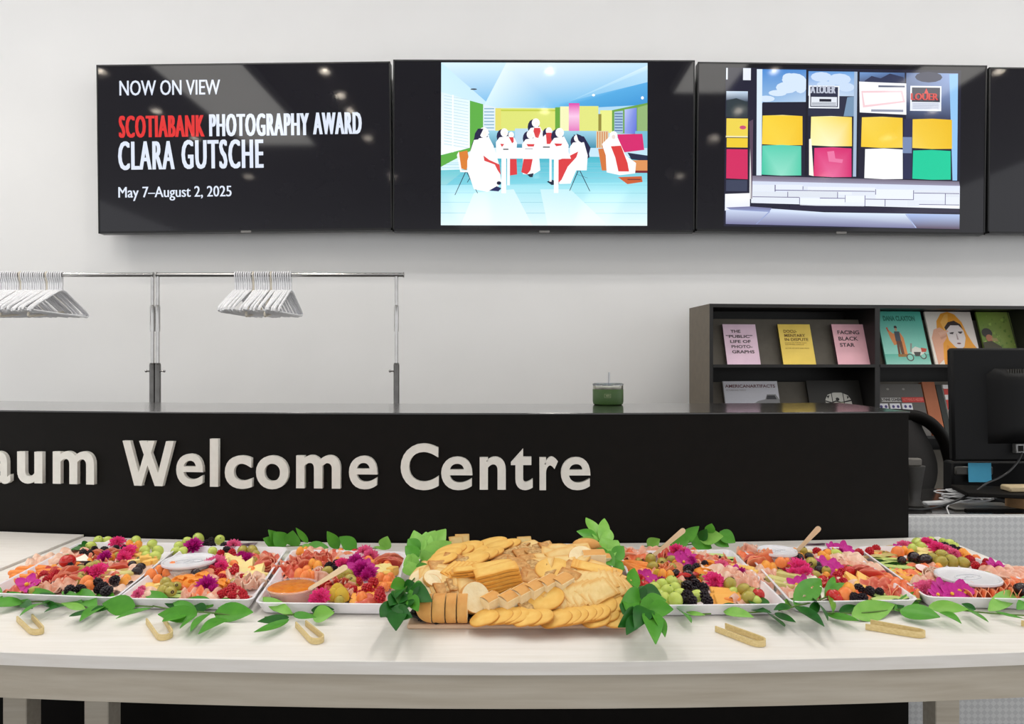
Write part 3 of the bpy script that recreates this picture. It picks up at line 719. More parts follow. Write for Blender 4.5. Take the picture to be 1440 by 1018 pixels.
art += [((60,64,50), [(.72,0),(.74,0),(.76,.7),(.73,.7)]), ((60,56,52), el(.14,.40,.12,.09)), ((170,110,84), el(.17,.50,.08,.07)), ((66,62,44), [(0,.58),(.2,.55),(.4,.66),(.44,1),(0,1)]), ((150,140,90), [(.2,.5),(.34,.5),(.36,.56),(.24,.56)])]
book(1390, 1452, 439, 0, (120,140,70), 'green magazine cover of a person crouching in foliage, partly behind the monitor', art, thick=.01)
# second row
art = [([(210,208,214),(216,214,220),(190,196,210),(186,190,206)], rc(0,0,1,1)), ((150,176,222), rc(.45,.62,1,.75)), ((206,170,150), [(0,.62),(.08,.48),(.18,.56),(.3,.62),(.34,.75),(0,.75)]), ((150,100,90), [(.14,.6),(.4,.56),(.6,.62),(.58,.75),(.1,.75)]),
       ((140,140,142), [(.5,.42),(.6,.36),(.74,.33),(.78,.24),(.94,.24),(1,.34),(1,.50),(.52,.50)]), ((60,60,66), [(.78,.26),(.92,.26),(.95,.33),(.76,.33)]), ((60,60,64), el(.6,.5,.055,.07)), ((60,60,64), el(.95,.5,.05,.07)), ((180,180,184), el(.6,.5,.025,.03))]
book(1026, 1104, 536, 1, (214,212,218), 'wide pale book with a silver car picture, top half seen above the counter', art, [('AMERICANARTIFACTS',.03,.95,.06,.12,(110,70,74),.02), ('PICTURES AND THINGS',.04,.4,.15,.175,(150,140,140),.0)])
art = [((38,36,33), rc(0,0,1,1)), ((206,204,196), [(.3,.5),(.31,.34),(.36,.26),(.48,.22),(.62,.22),(.74,.27),(.79,.35),(.8,.5)]), ((34,32,30), [(.31,.36),(.42,.39),(.5,.36),(.6,.39),(.79,.35),(.79,.375),(.6,.41),(.5,.385),(.42,.41),(.31,.385)]),
       ((34,32,30), rc(.43,.22,.445,.5)), ((34,32,30), rc(.645,.22,.66,.5)), ((34,32,30), el(.535,.34,.035,.03)), ((34,32,30), [(.34,.28),(.4,.27),(.36,.33)]), ((34,32,30), [(.72,.28),(.76,.3),(.72,.34)]), ((34,32,30), rc(.3,.44,.8,.452)), ((190,200,160), rc(.45,.4,.64,.44))]
book(1146, 1222, 535, 1, (40,38,35), 'black book with a round pale emblem, top half seen above the counter', art)
art = [((92,88,84), rc(0,0,1,1)), ((140,136,130), el(.26,.1,.03,.02)), ((140,136,130), el(.6,.1,.03,.02)), ((196,44,38), rc(.52,.26,1,.36)), ((214,212,208), rc(.08,.27,.5,.345))]
for k in range(3): art += [((226,226,232), rc(.08+k*.26-.1,.38,.30+k*.26-.1,.62)), ((70,60,120), el(.15+k*.26-.1,.44,.03,.03)), ((70,60,120), el(.25+k*.26-.1,.44,.03,.03)), ((120,100,170), rc(.12+k*.26-.1,.52,.17+k*.26-.1,.6)), ((120,100,170), rc(.22+k*.26-.1,.52,.27+k*.26-.1,.6))]
book(1244, 1310, 540, 1, (94,90,86), 'grey book with a red title strip and small blue figures', art, [('LYNNE COHEN',.08,.5,.275,.335,(60,56,56),.04), ('NOTHING IS HIDDEN',.54,.98,.275,.335,(236,120,110),.04)], thick=.02)
book(1312, 1330, 537, 1, (168,96,58), 'brown leaning book wedged beside the grey one', thick=.03)
book(1331, 1339, 541, 1, (30,34,28), 'thin black book spine left of the monitor', thick=.03)
art = [((232,228,226), rc(0,0,1,1)), ((206,60,50), rc(0,.08,.5,.2)), ((206,60,50), rc(0,.3,.5,.5)), ((206,60,50), rc(0,.6,.5,.66))]
book(1341, 1392, 541, 1, (232,228,226), 'white and red book half hidden by the monitor', art, thick=.012)

# ------------------------------------------------------------ low side desk with patterned panel
m_pat = bpy.data.materials.new('perforated_grey_metal'); m_pat.use_nodes = True
n = m_pat.node_tree.nodes; l = m_pat.node_tree.links; b = n['Principled BSDF']
tc = n.new('ShaderNodeTexCoord'); mp = n.new('ShaderNodeMapping'); mp.inputs['Rotation'].default_value = (0, R(45), 0); mp.inputs['Scale'].default_value = (1, .0001, 1)
ck = n.new('ShaderNodeTexChecker'); ck.inputs['Scale'].default_value = 78; ck.inputs['Color1'].default_value = (*lin((214,215,216)), 1); ck.inputs['Color2'].default_value = (*lin((199,200,202)), 1)
l.new(tc.outputs['Object'], mp.inputs[0]); l.new(mp.outputs[0], ck.inputs['Vector']); l.new(ck.outputs[0], b.inputs['Base Color']); b.inputs['Roughness'].default_value = .45; b.inputs['Metallic'].default_value = .25
DY = 2.075; DTOP = .80
desk = thing('side_desk', 'low desk end with patterned grey metal front panel, right of the counter', 'desk', (0,0,0))
MB().box((XR+.004, DY, .02), (2.9, DY+.03, DTOP), None, .002).build('front_panel', m_pat, desk, smooth=False)
MB().box((XR+.004, DY+.032, .742), (2.9, DY+.62, .77), None, .002).build('desk_top', m_blacktop, desk, smooth=False)
for x in (XR+.03, 2.85): MB().box((x, DY+.56, 0), (x+.05, DY+.61, .742)).build('leg', m_black, desk, smooth=False)
DZ = .77
m_cable = mat('black_cable', (22,22,24), rough=.45); m_wcable = mat('white_cable', (226,226,228), rough=.4)
# monitor seen from behind
MY = 2.45
a = PY(1341, 489, MY); bb = PY(1341, 649, MY)
mon = thing('computer_monitor', 'black computer monitor seen from behind on the side desk', 'monitor', (a.x, MY, 0))
Wm, z0, z1 = .60, bb.z, a.z
lean = Mx.Translation((0,0,z0)) @ Mx.Rotation(R(-2), 4, 'X') @ Mx.Rotation(R(1.2), 4, 'Z')
Hm = z1-z0
m_mon = mat('monitor_plastic', (13,13,15), (10,10,12), spec=.25, rough=.55, scale=300, bump=.05)
MB().box((0,0,0),(Wm,.03,Hm),lean,.008).build('casing', m_mon, mon)
MB().box((.012,.029,.012),(Wm-.012,.033,Hm-.012),lean).build('screen', m_screen, mon, smooth=False)
mb = MB(); mb.sheet(lambda u, v: lean @ V((.12+.36*u+.0, .002-.05*min(1, 6*min(u,1-u,v,1-v))**.6, .06+v*(Hm-.13))), 12, 12, 0); mb.build('rear_housing', m_mon, mon)
mb = MB()
for k in range(34): mb.box((.16+k*.0085,-.0515,Hm-.088),(.164+k*.0085,-.046,Hm-.075), lean)
mb.build('vent_slots', mat('vent_grey', (52,50,46), rough=.6), mon, smooth=False)
MB().box((.205,-.02,.03),(.30,.0,.062),lean,.002).build('port_block', mat('port_grey', (150,150,150), (120,120,120), rough=.3, metal=.5, scale=90), mon)
for k in range(3): MB().box((.212+k*.03,-.0215,.036),(.23+k*.03,-.019,.056),lean).build('port', m_black, mon, smooth=False)
MB().box((.27,-.01,DZ+.03-0),(.35,.02,z0+.12),None,.006).build('stand_neck', m_mon, mon)
MB().lathe([(.0,DZ+.012),(.12,DZ+.012),(.125,DZ+.02),(.118,DZ+.028),(.0,DZ+.03)],28,Mx.Translation((.31,.02,0)),(1.3,.95),cap=False).build('stand_base', m_mon, mon)
MB().box((.13,-.13,DZ+.0),(.50,.15,DZ+.012),None,.002).build('stand_foot', m_mon, mon)
# second low device behind with a sticky note
lp = PY(1355, 652, 2.56)
dev = thing('telephone_console', 'dark desk device behind the monitor carrying a sticky note', 'device', (lp.x, 2.56, DZ))
MB().box((-.04,0,.0),(.42,.06,.12),None,.006).build('body', m_mon, dev)
MB().box((-.035,-.012,.075),(.10,.0,.105),None,.004).build('grey_trim', mat('device_grey', (74,72,68), rough=.3), dev)
sn = PY(1382.5, 665.5, 2.525); 
nb = MB(); nb.sheet(lambda u, v: ((u-.5)*.082, -.003*v*v-.0005, (.5-v)*.068), 4, 6, .0006)
tag(nb.build('sticky_note', mat('sticky_blue', (96,200,240), (88,192,234), rough=.7, scale=30), None, loc=(sn.x, 2.5445, sn.z)), 'bright blue square sticky note below the monitor edge', 'note')
# black power cable: desk to monitor
pts = [PY(1277,716,2.2),PY(1290,716.5,2.2),PY(1305,715.5,2.22),PY(1322,712,2.24),PY(1345,704,2.26),PY(1370,692,2.28),PY(1387,680,2.3),PY(1405,672,2.34),PY(1420,662,2.36),PY(1432,648,2.4),PY(1437,637,2.43)]
def smooth_pts(pts, n=5):
    out = []
    for i in range(len(pts)-1):
        p0, p1, p2, p3 = pts[max(i-1,0)], pts[i], pts[i+1], pts[min(i+2,len(pts)-1)]
        for k in range(n):
            t = k/n; out.append(.5*((2*p1)+(-p0+p2)*t+(2*p0-5*p1+4*p2-p3)*t*t+(-p0+3*p1-3*p2+p3)*t**3))
    return out+[pts[-1]]
tag(MB().tube(smooth_pts(pts), .0036, 8).build('power_cable', m_cable), 'black cable rising from the desk to the back of the monitor', 'cable')
# white charging cable in loose coils
mb = MB(); pts = []
random.seed(5)
c0 = P(1358, 706, DZ+.012)
for k in range(72):
    a_ = k*.42; r = .055+.012*sin(k*.9)+.006*random.random()
    pts.append(c0+V((r*1.15*cos(a_)+.01*sin(k*.21), r*1.0*sin(a_)+.015*cos(k*.13), .004+k*.00045)))
pts += [P(1335,709,DZ+.02),P(1331,714,DZ+.02),P(1334,722,DZ+.01),P(1338,730,DZ+.0)]
mb.tube(pts, .0022, 6); 
wc = thing('charging_cable', 'white charging cable lying in loose coils on the side desk', 'cable', (0,0,0))
mb.build('cord', m_wcable, wc)
q = P(1318, 708, DZ+.012); MB().box((-.05,-.012,-.004),(.05,.012,.008),Mx.Translation(q) @ Mx.Rotation(R(12),4,'Z'),.003).build('plug', m_wcable, wc)
# oval grommet plate and papers
g = P(1385, 713, DZ+.001)
gp = thing('desk_grommet', 'grey rounded cable tray plate set into the side desk', 'grommet', (g.x, g.y, DZ))
MB().box((-.13,-.05,0),(.24,.055,.007),None,.006).build('plate', mat('grommet_grey', (122,118,112), rough=.4), gp)
MB().box((-.10,-.065,-.0),(.2,-.05,.006)).build('slot', m_black, gp, smooth=False)
g = P(1402, 702, DZ+.009); tag(MB().box((-.065,-.012,0),(.065,.012,.006),None,.001).build('ruler', m_white, None, loc=(g.x, g.y+.02, DZ+.0075)), 'thin white strip lying behind the grey grommet plate', 'strip')
g = P(1431, 719, DZ); 
rl = thing('tape_roll', 'brown cardboard roll on the side desk at the right picture edge', 'roll', (g.x+.045, g.y+.04, DZ+.0075))
MB().lathe([(.034,0),(.048,0),(.048,.048),(.034,.048),(.034,0)],24,cap=False).build('core', mat('cardboard', (178,138,96), (164,124,84), rough=.75, scale=60), rl)
rs = PY(1445, 690, 2.17); tag(MB().box((-.13,-.07,0),(.09,.08,.014),Mx.Rotation(R(-14),4,'Z'),.003).build('black_tray', m_black, None, loc=(rs.x, 2.27, DZ+.0565)), 'flat black tray resting on the cardboard roll', 'tray')
tag(MB().box((-.03,-.02,0),(.06,.03,.018),None,.004).build('stapler', mat('wood_block', (196,176,140), rough=.6), None, loc=(rs.x+.02, 2.25, DZ+.071)), 'small wooden block on the flat black tray', 'block')
# small standing speaker by the counter end
g = P(1284, 715, DZ)
sp = thing('desk_speaker', 'small dark grey stand speaker beside the counter end', 'speaker', (g.x+.004, g.y, DZ))
m_dg = mat('dark_grey_plastic', (66,64,62), (58,56,54), rough=.45, scale=60)
MB().lathe([(.0,.0),(.026,.0),(.03,.012),(.018,.03),(.022,.07),(.032,.13),(.034,.14),(0,.14)],18,None,(1,.8),cap=False).build('body', m_dg, sp)
MB().box((-.028,-.012,.14),(.02,.012,.165),None,.004).build('top_cap', mat('light_grey_plastic', (110,106,100), rough=.5), sp)
MB().tube([(.0,0,.02),(.03,-.02,.006),(.038,-.03,.003)], .006, 8).build('foot', m_dg, sp)

# ------------------------------------------------------------ office chair
m_mesh = mat('chair_mesh', (66,63,62), (58,56,55), rough=.8, scale=400, bump=.2)
CYc = 3.0
ch = thing('office_chair', 'black mesh-backed office chair between counter end and monitor', 'chair', (bxc := (1258-CX)/F*CYc, CYc, 0))
def cp(px, py): p = PY(px, py, CYc); return V((p.x-bxc, 0, p.z))
arc = [cp(1258,583),cp(1285,585),cp(1300,590),cp(1314,600),cp(1326,616),cp(1333,636),cp(1338,658),cp(1342,684),cp(1340,720)]
arc = smooth_pts(arc, 4); L_ = [V((-p.x, p.y, p.z)) for p in reversed(arc)]
mb = MB(); mb.tube(L_+arc[1:], .026, 10); mb.build('back_frame', m_black, ch)
zt, zb = cp(0,590).z, cp(0,715).z
mb = MB(); mb.sheet(lambda u, v: ((u-.5)*2*(.12+.045*v*(1-v)*0+.075*math.sin(pi*min(1,max(0,(v)*.9+.12)))**1.3), .02-.05*(1-(2*u-1)**2), zb+(zt-zb)*v), 12, 10, .004); mb.build('mesh_back', m_mesh, ch)
MB().tube([(0,.03,zb-.02),(0,.06,zb+.1),(0,.03,zt-.05)], .018, 8).build('spine_support', m_black, ch)
MB().tube([(0,.04,.5),(0,.06,.6),(0,.04,zb)], .02, 8).build('back_stem', m_black, ch)
MB().box((-.24,-.46,.46),(.24,.04,.53),None,.03).build('seat', m_mesh, ch)
MB().lathe([(.03,.1),(.03,.3),(.02,.31),(.02,.46)],14,Mx.Translation((0,-.2,0))).build('gas_column', m_black, ch)
for k in range(5):
    a_ = 2*pi*k/5+.3; e = V((.3*cos(a_), -.2+.3*sin(a_), .07))
    MB().tube([(0,-.2,.11), e], [.022,.014], 8).build('base_arm', m_black, ch)
    MB().ball((.012,.028,.028),10,8,Mx.Translation((e.x,e.y,.03))).build('caster', m_black, ch)
for s in (-1, 1): MB().tube([(s*.25,-.1,.48),(s*.29,-.1,.60),(s*.29,-.02,.68)], .015, 8).build('arm_post', m_black, ch); MB().box((s*.29-.035,-.2,.68),(s*.29+.035,.06,.705),None,.012).build('armrest', m_black, ch)

# ------------------------------------------------------------ buffet tables
TZ, TT = .75, .0225
TF, TB = 1.186, 1.958
def table(label, xa, xb, z, bowed=True, front=TF, nb=5, legs=()):
    t = thing('buffet_table', label, 'table', ((xa+xb)/2 if False else 0, 0, 0), group='whitewashed wooden buffet tables')
    bf = bow if bowed else (lambda x: bow(x))
    for k in range(nb):
        y0 = front+(TB-front)*k/nb; y1 = front+(TB-front)*(k+1)/nb-.0004
        bowed_slab(xa, xb, lambda x: y0+bf(x), lambda x: y1+bf(x), z-TT, z-.00015*(k % 2), n=20, bev=.0012).build('tabletop_board', m_wood, t, smooth=False)
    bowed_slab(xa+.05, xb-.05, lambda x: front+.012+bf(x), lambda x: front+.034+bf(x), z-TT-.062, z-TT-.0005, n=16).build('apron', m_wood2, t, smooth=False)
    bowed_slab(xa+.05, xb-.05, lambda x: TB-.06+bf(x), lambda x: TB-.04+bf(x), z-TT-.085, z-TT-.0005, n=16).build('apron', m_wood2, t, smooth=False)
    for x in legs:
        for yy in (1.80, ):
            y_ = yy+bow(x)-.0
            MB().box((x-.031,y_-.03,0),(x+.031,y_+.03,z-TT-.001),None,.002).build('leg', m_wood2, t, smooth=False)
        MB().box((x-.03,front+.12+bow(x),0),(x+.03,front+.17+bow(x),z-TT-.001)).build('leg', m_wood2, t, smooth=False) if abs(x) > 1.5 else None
    return t
bt = table('long whitewashed wooden table carrying the six platters and bread board', -1.222, 1.222, TZ, legs=(-1.07, 1.125))
b2 = table('second whitewashed table meeting the buffet at the left picture edge', -2.5, -1.226, TZ+.006, legs=(-1.30, -2.35))
MB().box((-.02,-.012,-.32),(.02,.012,.32),Mx.Translation((-1.48,1.80,.50)) @ Mx.Rotation(R(48),4,'Y')).build('brace', m_wood2, b2, smooth=False)
# ------------------------------------------------------------ trays
TRAYN = ['leftmost platter', 'second platter from the left', 'third platter from the left', 'platter right of the bread board', 'fifth platter from the left', 'rightmost platter']
RIM = .777
TR = [((-25,833),(163,840),(258,763),(112,762)), ((164,841),(355,843),(405,769),(262,767)), ((358,847),(553,849),(573,776),(411,772)),
      ((899,851),(1107,849),(1028,772),(870,775)), ((1112,846),(1293,843),(1188,769),(1042,769)), ((1303,839),(1500,843),(1338,767),(1204,768))]
m_tray = mat('white_melamine', (246,243,248), (240,237,243), rough=.3, scale=20)
def rrect(c, inset, r, z, n=4):
    """rounded quad ring from four corner points (FL,FR,BR,BL)"""
    ctr = sum(c, V())/4; out = []
    cs = []
    for i in range(4):
        p = c[i]; a = (c[i-1]-p).normalized(); b = (c[(i+1) % 4]-p).normalized()
        cs.append((p+(a+b)*inset, a, b))
    for p, a, b in cs:
        p0 = p+a*r; p1 = p+b*r
        for k in range(n+1):
            t = k/n; q = p0*(1-t)**2+p*2*t*(1-t)+p1*t*t
            out.append((q.x, q.y, z))
    return out
TRW = []
for ti, cs in enumerate(TR):
    c = [P(x, y, RIM) for x, y in cs]
    for p in c: p.z = 0
    TRW.append(c)
    rings = [rrect(c,.020,.016,TZ+.0006), rrect(c,.012,.018,TZ+.003), rrect(c,.001,.02,RIM-.0035), rrect(c,-.001,.02,RIM-.001), rrect(c,.0005,.02,RIM), rrect(c,.004,.018,RIM-.0007), rrect(c,.0155,.016,TZ+.006), rrect(c,.026,.014,TZ+.004)]
    n = len(rings[0]); vs = [p for r in rings for p in r]; fs = [tuple(range(n))[::-1]]
    for j in range(len(rings)-1):
        for i in range(n): k = (i+1) % n; fs.append((j*n+i, j*n+k, (j+1)*n+k, (j+1)*n+i))
    fs.append(tuple((len(rings)-1)*n+i for i in range(n)))
    o = MB().add(vs, fs).build('serving_platter', m_tray)
    tag(o, 'white rectangular platter, the %s, heaped with fruit, meat and cheese' % TRAYN[ti].replace('platter','one'), 'platter', 'white serving platters')
FLOOR = TZ+.0045

# ------------------------------------------------------------ food meshes
rnd = random.Random(21)
fm = lambda *a, **k: mat(*a, **k)
m_grape = fm('grape_skin', (208,222,116), (188,206,90), rough=.25, sss=.35, scale=60, coat=.15)
m_olive = fm('olive_skin', (188,172,78), (164,150,58), rough=.28, sss=.1, scale=90, coat=.2)
m_pit = fm('olive_hole', (70,40,24), rough=.6)
m_dkolive = fm('black_olive_skin', (44,26,34), (28,18,24), rough=.2, scale=90, coat=.2)
m_blackb = fm('blackberry_skin', (38,24,34), (22,15,22), rough=.36, scale=400, spec=.35)
m_rasp = fm('raspberry_skin', (200,26,44), (172,16,34), rough=.35, sss=.15, scale=300)
m_tom = fm('tomato_skin', (206,36,30), (186,24,24), rough=.2, scale=20, coat=.3)
m_carrot = fm('carrot', (250,156,70), (242,132,50), rough=.45, scale=60, sss=.1, stretch=(1,4,4))
m_apri = fm('dried_apricot', (246,158,44), (232,126,26), rough=.45, scale=50, sss=.2, bump=.4)
m_papaya = fm('cantaloupe', (252,156,84), (246,130,62), rough=.35, scale=40, sss=.15, stretch=(1,5,1))
m_melon = fm('orange_melon', (252,176,76), (246,156,56), rough=.35, scale=50, sss=.2)
m_chy = fm('yellow_cheese', (252,206,112), (246,194,96), rough=.5, scale=30, sss=.15)
m_chp = fm('pale_cheese', (250,232,160), (244,222,144), rough=.5, scale=60, sss=.15, bump=.1)
m_cho = fm('orange_cheese', (252,186,84), (246,172,70), rough=.5, scale=40, sss=.15)
m_chg = fm('herbed_cheese', (222,212,140), (204,196,120), rough=.55, scale=90)
m_brie = fm('brie', (255,250,236), (248,242,224), rough=.6, scale=80, sss=.1)
m_brier = fm('cheese_rind', (222,214,200), (90,84,84), rough=.7, scale=30, contrast=.3)
m_meat = fm('cured_meat', (255,255,255), (236,205,196), rough=.38, scale=55, sss=.1, attr=True, stretch=(1,1,2.5), contrast=.5)
m_mag = fm('magenta_petal', (216,36,160), (192,22,140), rough=.5, scale=120, sss=.1)
m_pink = fm('pink_petal', (248,84,160), (240,56,140), rough=.5, scale=120, sss=.1)
m_lpink = fm('light_pink_petal', (246,130,176), (238,100,154), rough=.5, scale=120, sss=.1)
m_ycen = fm('flower_centre', (244,196,60), (230,170,40), rough=.6, scale=200)
m_fig = fm('fig_skin', (50,34,46), (34,24,34), rough=.4, scale=60)
m_figin = fm('fig_flesh', (226,150,92), (200,96,66), rough=.4, scale=160)
m_cuke = fm('cucumber_skin', (52,120,34), (36,96,24), rough=.35, scale=40)
m_cukein = fm('cucumber_flesh', (206,226,140), (190,214,120), rough=.35, scale=60, sss=.15)
m_rad = fm('radish_skin', (196,24,50), rough=.3, scale=20)
m_radin = fm('radish_flesh', (250,232,232), (244,210,214), rough=.4, scale=60, sss=.1)
m_pear = fm('pear_slice', (222,188,62), (206,168,48), rough=.4, scale=30, sss=.1)
m_leafs = [fm('leaf_light', (138,194,86), (118,180,68), rough=.4, scale=40, spec=.4), fm('leaf_mid', (88,162,46), (70,144,36), rough=.38, scale=40, spec=.4),
           fm('leaf_dark', (38,108,30), (26,86,24), rough=.35, scale=40, spec=.4)]
m_stem = fm('green_stem', (96,130,56), (78,108,44), rough=.6)
m_bamboo = fm('bamboo', (226,204,150), (206,180,120), rough=.5, scale=40, stretch=(1,8,8))
m_stick = fm('pale_wood_stick', (240,214,178), (230,200,160), rough=.6, scale=40, stretch=(1,9,9))
m_jam = fm('orange_jam', (240,150,40), (220,112,20), rough=.12, scale=90, sss=.3, bump=.6, bscale=120)
m_clearc = fm('clear_cup_plastic', (238,240,245), rough=.06, alpha=.22)
m_lidp = fm('frosted_lid', (246,246,250), (238,238,244), rough=.25, trans=.12, ior=1.3)
m_dip = fm('white_dip', (240,238,226), rough=.4)

def ME(name, mb, mats, smooth=True): return mb.mesh(name, mats, smooth)
G = {}
def drupes(r, h, n, dr, seed, taper=0):
    q = random.Random(seed); mb = MB()
    mb.ball((r*.86, r*.86, h*.86), 10, 7)
    for i in range(n):
        z = 1-2*(i+.5)/n; a = i*2.39996; k = sqrt(max(0, 1-z*z)); rr = r*(1-taper*max(0, z)*.5)
        mb.ball((dr,)*3, 6, 4, Mx.Translation((rr*k*cos(a), rr*k*sin(a), h*z)))
    return mb
G['grape'] = [('skin', ME('skin', MB().ball((.0115,.0115,.0135), 16, 10), m_grape)), ('stem_end', ME('stem_end', MB().lathe([(.0016,.0128),(.0014,.0138),(0,.0138)],8), m_stem))]
mb = MB(); mb.ball((.0105,.0105,.0125), 16, 10); mb.cur = 1; mb.lathe([(.0032,.0118),(.0030,.0126),(0,.0122)], 10); G['olive'] = [('olive', ME('olive', mb, [m_olive, m_pit]))]
mb = MB(); mb.ball((.0105,.0105,.012), 16, 10); mb.cur = 1; mb.lathe([(.003,.0113),(.0028,.012),(0,.0117)], 10); G['black_olive'] = [('o', ME('black_olive', mb, [m_dkolive, m_pit]))]
G['blackberry'] = [('b', ME('blackberry', drupes(.0072, .0090, 44, .0026, 1), m_blackb))]
G['raspberry'] = [('b', ME('raspberry', drupes(.0074, .0088, 42, .0026, 2, .6), m_rasp))]
G['tomato'] = [('t', ME('cherry_tomato', MB().ball((.0135,.0135,.0125), 18, 12), m_tom)), ('calyx', ME('calyx', MB().lathe([(.004,.0118),(.001,.0134),(0,.0134)],7), m_stem))]
G['carrot'] = [('c', ME('carrot_stick', MB().lathe([(0,-.031),(.004,-.0305),(.0066,-.027),(.0078,-.015),(.0078,.01),(.0066,.026),(.0035,.0305),(0,.031)],12,Mx.Rotation(pi/2,4,'Y'),cap=False), m_carrot))]
def apri(seed):
    q = random.Random(seed); a, b = q.random()*6, q.random()*6
    return MB().sheet(lambda u, v: ((.0165+.0015*sin(3*2*pi*u+a))*cos(2*pi*u)*v**.7, (.0145+.0012*sin(2*2*pi*u+b))*sin(2*pi*u)*v**.7, .0035*sin(5*v*u+a)*v+.006-.005*v*v), 18, 4, .006)
G['apricot'] = [('a', ME('dried_apricot', apri(3), m_apri))]
def wedge(L, Wd, H, arc=1.0):
    """melon wedge: crescent along X"""
    def f(u, v):
        a = (u-.5)*arc*2; x = L*sin(a)/sin(arc) if arc else L*(u-.5)*2; t = cos((u-.5)*pi)**.55
        ang_ = v*2*pi; return (x*.5*2/2, Wd*.5*t*cos(ang_)-L*.35*(cos(a)-1)*0, H*.5*t*sin(ang_)+H*.45*t*max(0, sin(ang_))+L*.18*(cos(a)-.6))
    return MB().sheet(f, 14, 10)
G['papaya'] = [('p', ME('cantaloupe_wedge', wedge(.024,.026,.016,1.1), m_papaya))]
G['melon'] = [('p', ME('melon_piece', wedge(.017,.020,.014,.9), m_melon))]
G['pear'] = [('p', ME('pear_slice', wedge(.030,.022,.020,1.0), m_pear))]
def cube(a, b, c, m, nm): return [(nm, ME(nm, MB().box((-a/2,-b/2,-c/2),(a/2,b/2,c/2),None,.0012), m, False))]
G['cheese_cube'] = cube(.018,.016,.015, m_chy, 'cheese_cube')
G['pale_cheese'] = cube(.026,.022,.012, m_chp, 'cheese_chunk')
G['orange_slice_cheese'] = cube(.036,.026,.0035, m_cho, 'cheese_slice')
G['yellow_slice'] = cube(.040,.030,.0035, m_chy, 'cheese_slice')
G['cheese_stick'] = cube(.046,.009,.008, m_chp, 'cheese_stick')
G['matchstick'] = cube(.026,.004,.004, m_chp, 'cheese_matchstick')
G['herb_cheese'] = cube(.044,.015,.013, m_chg, 'herbed_cheese_bar')
def tri(L, H, m, nm):
    mb = MB(); vs = [(-L/2,-L*.4,-H/2),(L/2,-L*.4,-H/2),(0,L*.5,-H/2)]; vs += [(x, y, H/2) for x, y, z in vs]
    return [(nm, ME(nm, mb.add(vs, [(2,1,0),(3,4,5),(0,1,4,3),(1,2,5,4),(2,0,3,5)]), m, False))]
G['cheese_triangle'] = tri(.040,.008,m_chy,'cheese_triangle')
G['pale_triangle'] = tri(.050,.012,m_chp,'cheese_wedge')
mb = MB(); vs = [(-.022,-.012,-.008),(.022,-.012,-.008),(0,.02,-.008)]; vs += [(x,y,.008) for x,y,z in vs]
mb.add(vs, [(3,4,5)]); mb.add(vs, [(1,2,5,4),(2,0,3,5)]); mb.add(vs, [(2,1,0)]); mb.cur = 1; mb.add(vs, [(0,1,4,3)]); G['brie'] = [('b', ME('brie_wedge', mb, [m_brie, m_brier], False))]
def meatcol(base, fat):
    def f(u, v):
        e = min(v, 1-v, u, 1-u); t = 1 if e < .03 else (.35 if e < .12 else 0)
        w = .5+.5*sin(u*31+v*5)*sin(v*13+u*9); t = max(t, .55 if w > .86 else .12*w)
        return tuple(a*(1-t)+b*t for a, b in zip(base, fat))
    return f
MC = {'ham': (lin((240,182,156)), lin((255,226,208))), 'pale': (lin((248,214,190)), lin((255,236,218))), 'salami': (lin((214,88,64)), lin((250,176,146))), 'red': (lin((200,52,48)), lin((244,150,130))), 'salmon': (lin((244,122,70)), lin((255,186,140)))}
def ribbon(kind, seed, L=.055, H=.022, n=3.5, amp=.009):
    q = random.Random(seed); p = q.random()*6; base, fat = MC[kind]
    def f(u, v):
        k = n*2*pi*u+p
        return (L*(u-.5)+.004*sin(k*.5), amp*sin(k)*(.35+.65*v)+(v-.3)*.012*cos(p), H*v*(.8+.2*sin(k*.7+p))-H*.3+ .002*sin(k*1.9))
    return ME('cured_meat', MB().sheet(f, 30, 5, .0012, None, meatcol(base, fat)), m_meat)
def drape(kind, seed, a=.034, b=.026, h=.016):
    q = random.Random(seed); p, p2 = q.random()*6, q.random()*6; base, fat = MC[kind]
    def f(u, v):
        x, y = 2*u-1, 2*v-1
        return (a*x*(1-.1*y*y), b*y*(1-.12*x*x)+.004*sin(4*x+p), h*(.55*sin(6.5*x+2.2*y+p)*.5+.4*sin(3.1*y-4*x+p2)*.5+.45*(1-x*x*.9-y*y*.6)))
    return ME('cured_meat', MB().sheet(f, 20, 12, .0012, None, meatcol(base, fat)), m_meat)
def taco(kind, seed, r=.030):
    q = random.Random(seed); p = q.random()*6; base, fat = MC[kind]
    def f(u, v):
        a = 2*pi*u; rr = r*v; y = rr*sin(a)
        return (rr*cos(a), y*.34+.0022*sin(3*a+p)*v, abs(y)*.85-.010+.0015*cos(4*a+p)*v)
    return ME('folded_slice', MB().sheet(f, 22, 5, .0011, None, lambda u, v: tuple(x*(1-t)+y*t for x, y in zip(base, fat)) if (t := (.9 if v > .95 else .15)) else base), m_meat)
def rose(kind, seed, r=.018, H=.022):
    base, fat = MC[kind]; q = random.Random(seed)
    def f(u, v):
        a = u*2*pi*3.2; rr = .003+r*u*(.75+.35*v)
        return (rr*cos(a), rr*sin(a), H*(v-.45)-.006*u+.0015*sin(a*2.7)*v)
    return ME('meat_rose', MB().sheet(f, 56, 4, .0012, None, lambda u, v: tuple(x*(1-t)+y*t for x, y in zip(base, fat)) if (t := (.85 if v > .85 else .2)) else base), m_meat)
for k in ('ham','pale','salami','red','salmon'):
    G['ribbon_'+k] = [('m', ribbon(k, 1+len(G)))]; G['drape_'+k] = [('m', drape(k, 5+len(G)))]; G['drape2_'+k] = [('m', drape(k, 55+len(G), .026, .022, .02))]
    G['taco_'+k] = [('m', taco(k, 9+len(G)))]; G['rose_'+k] = [('m', rose(k, 3+len(G)))]
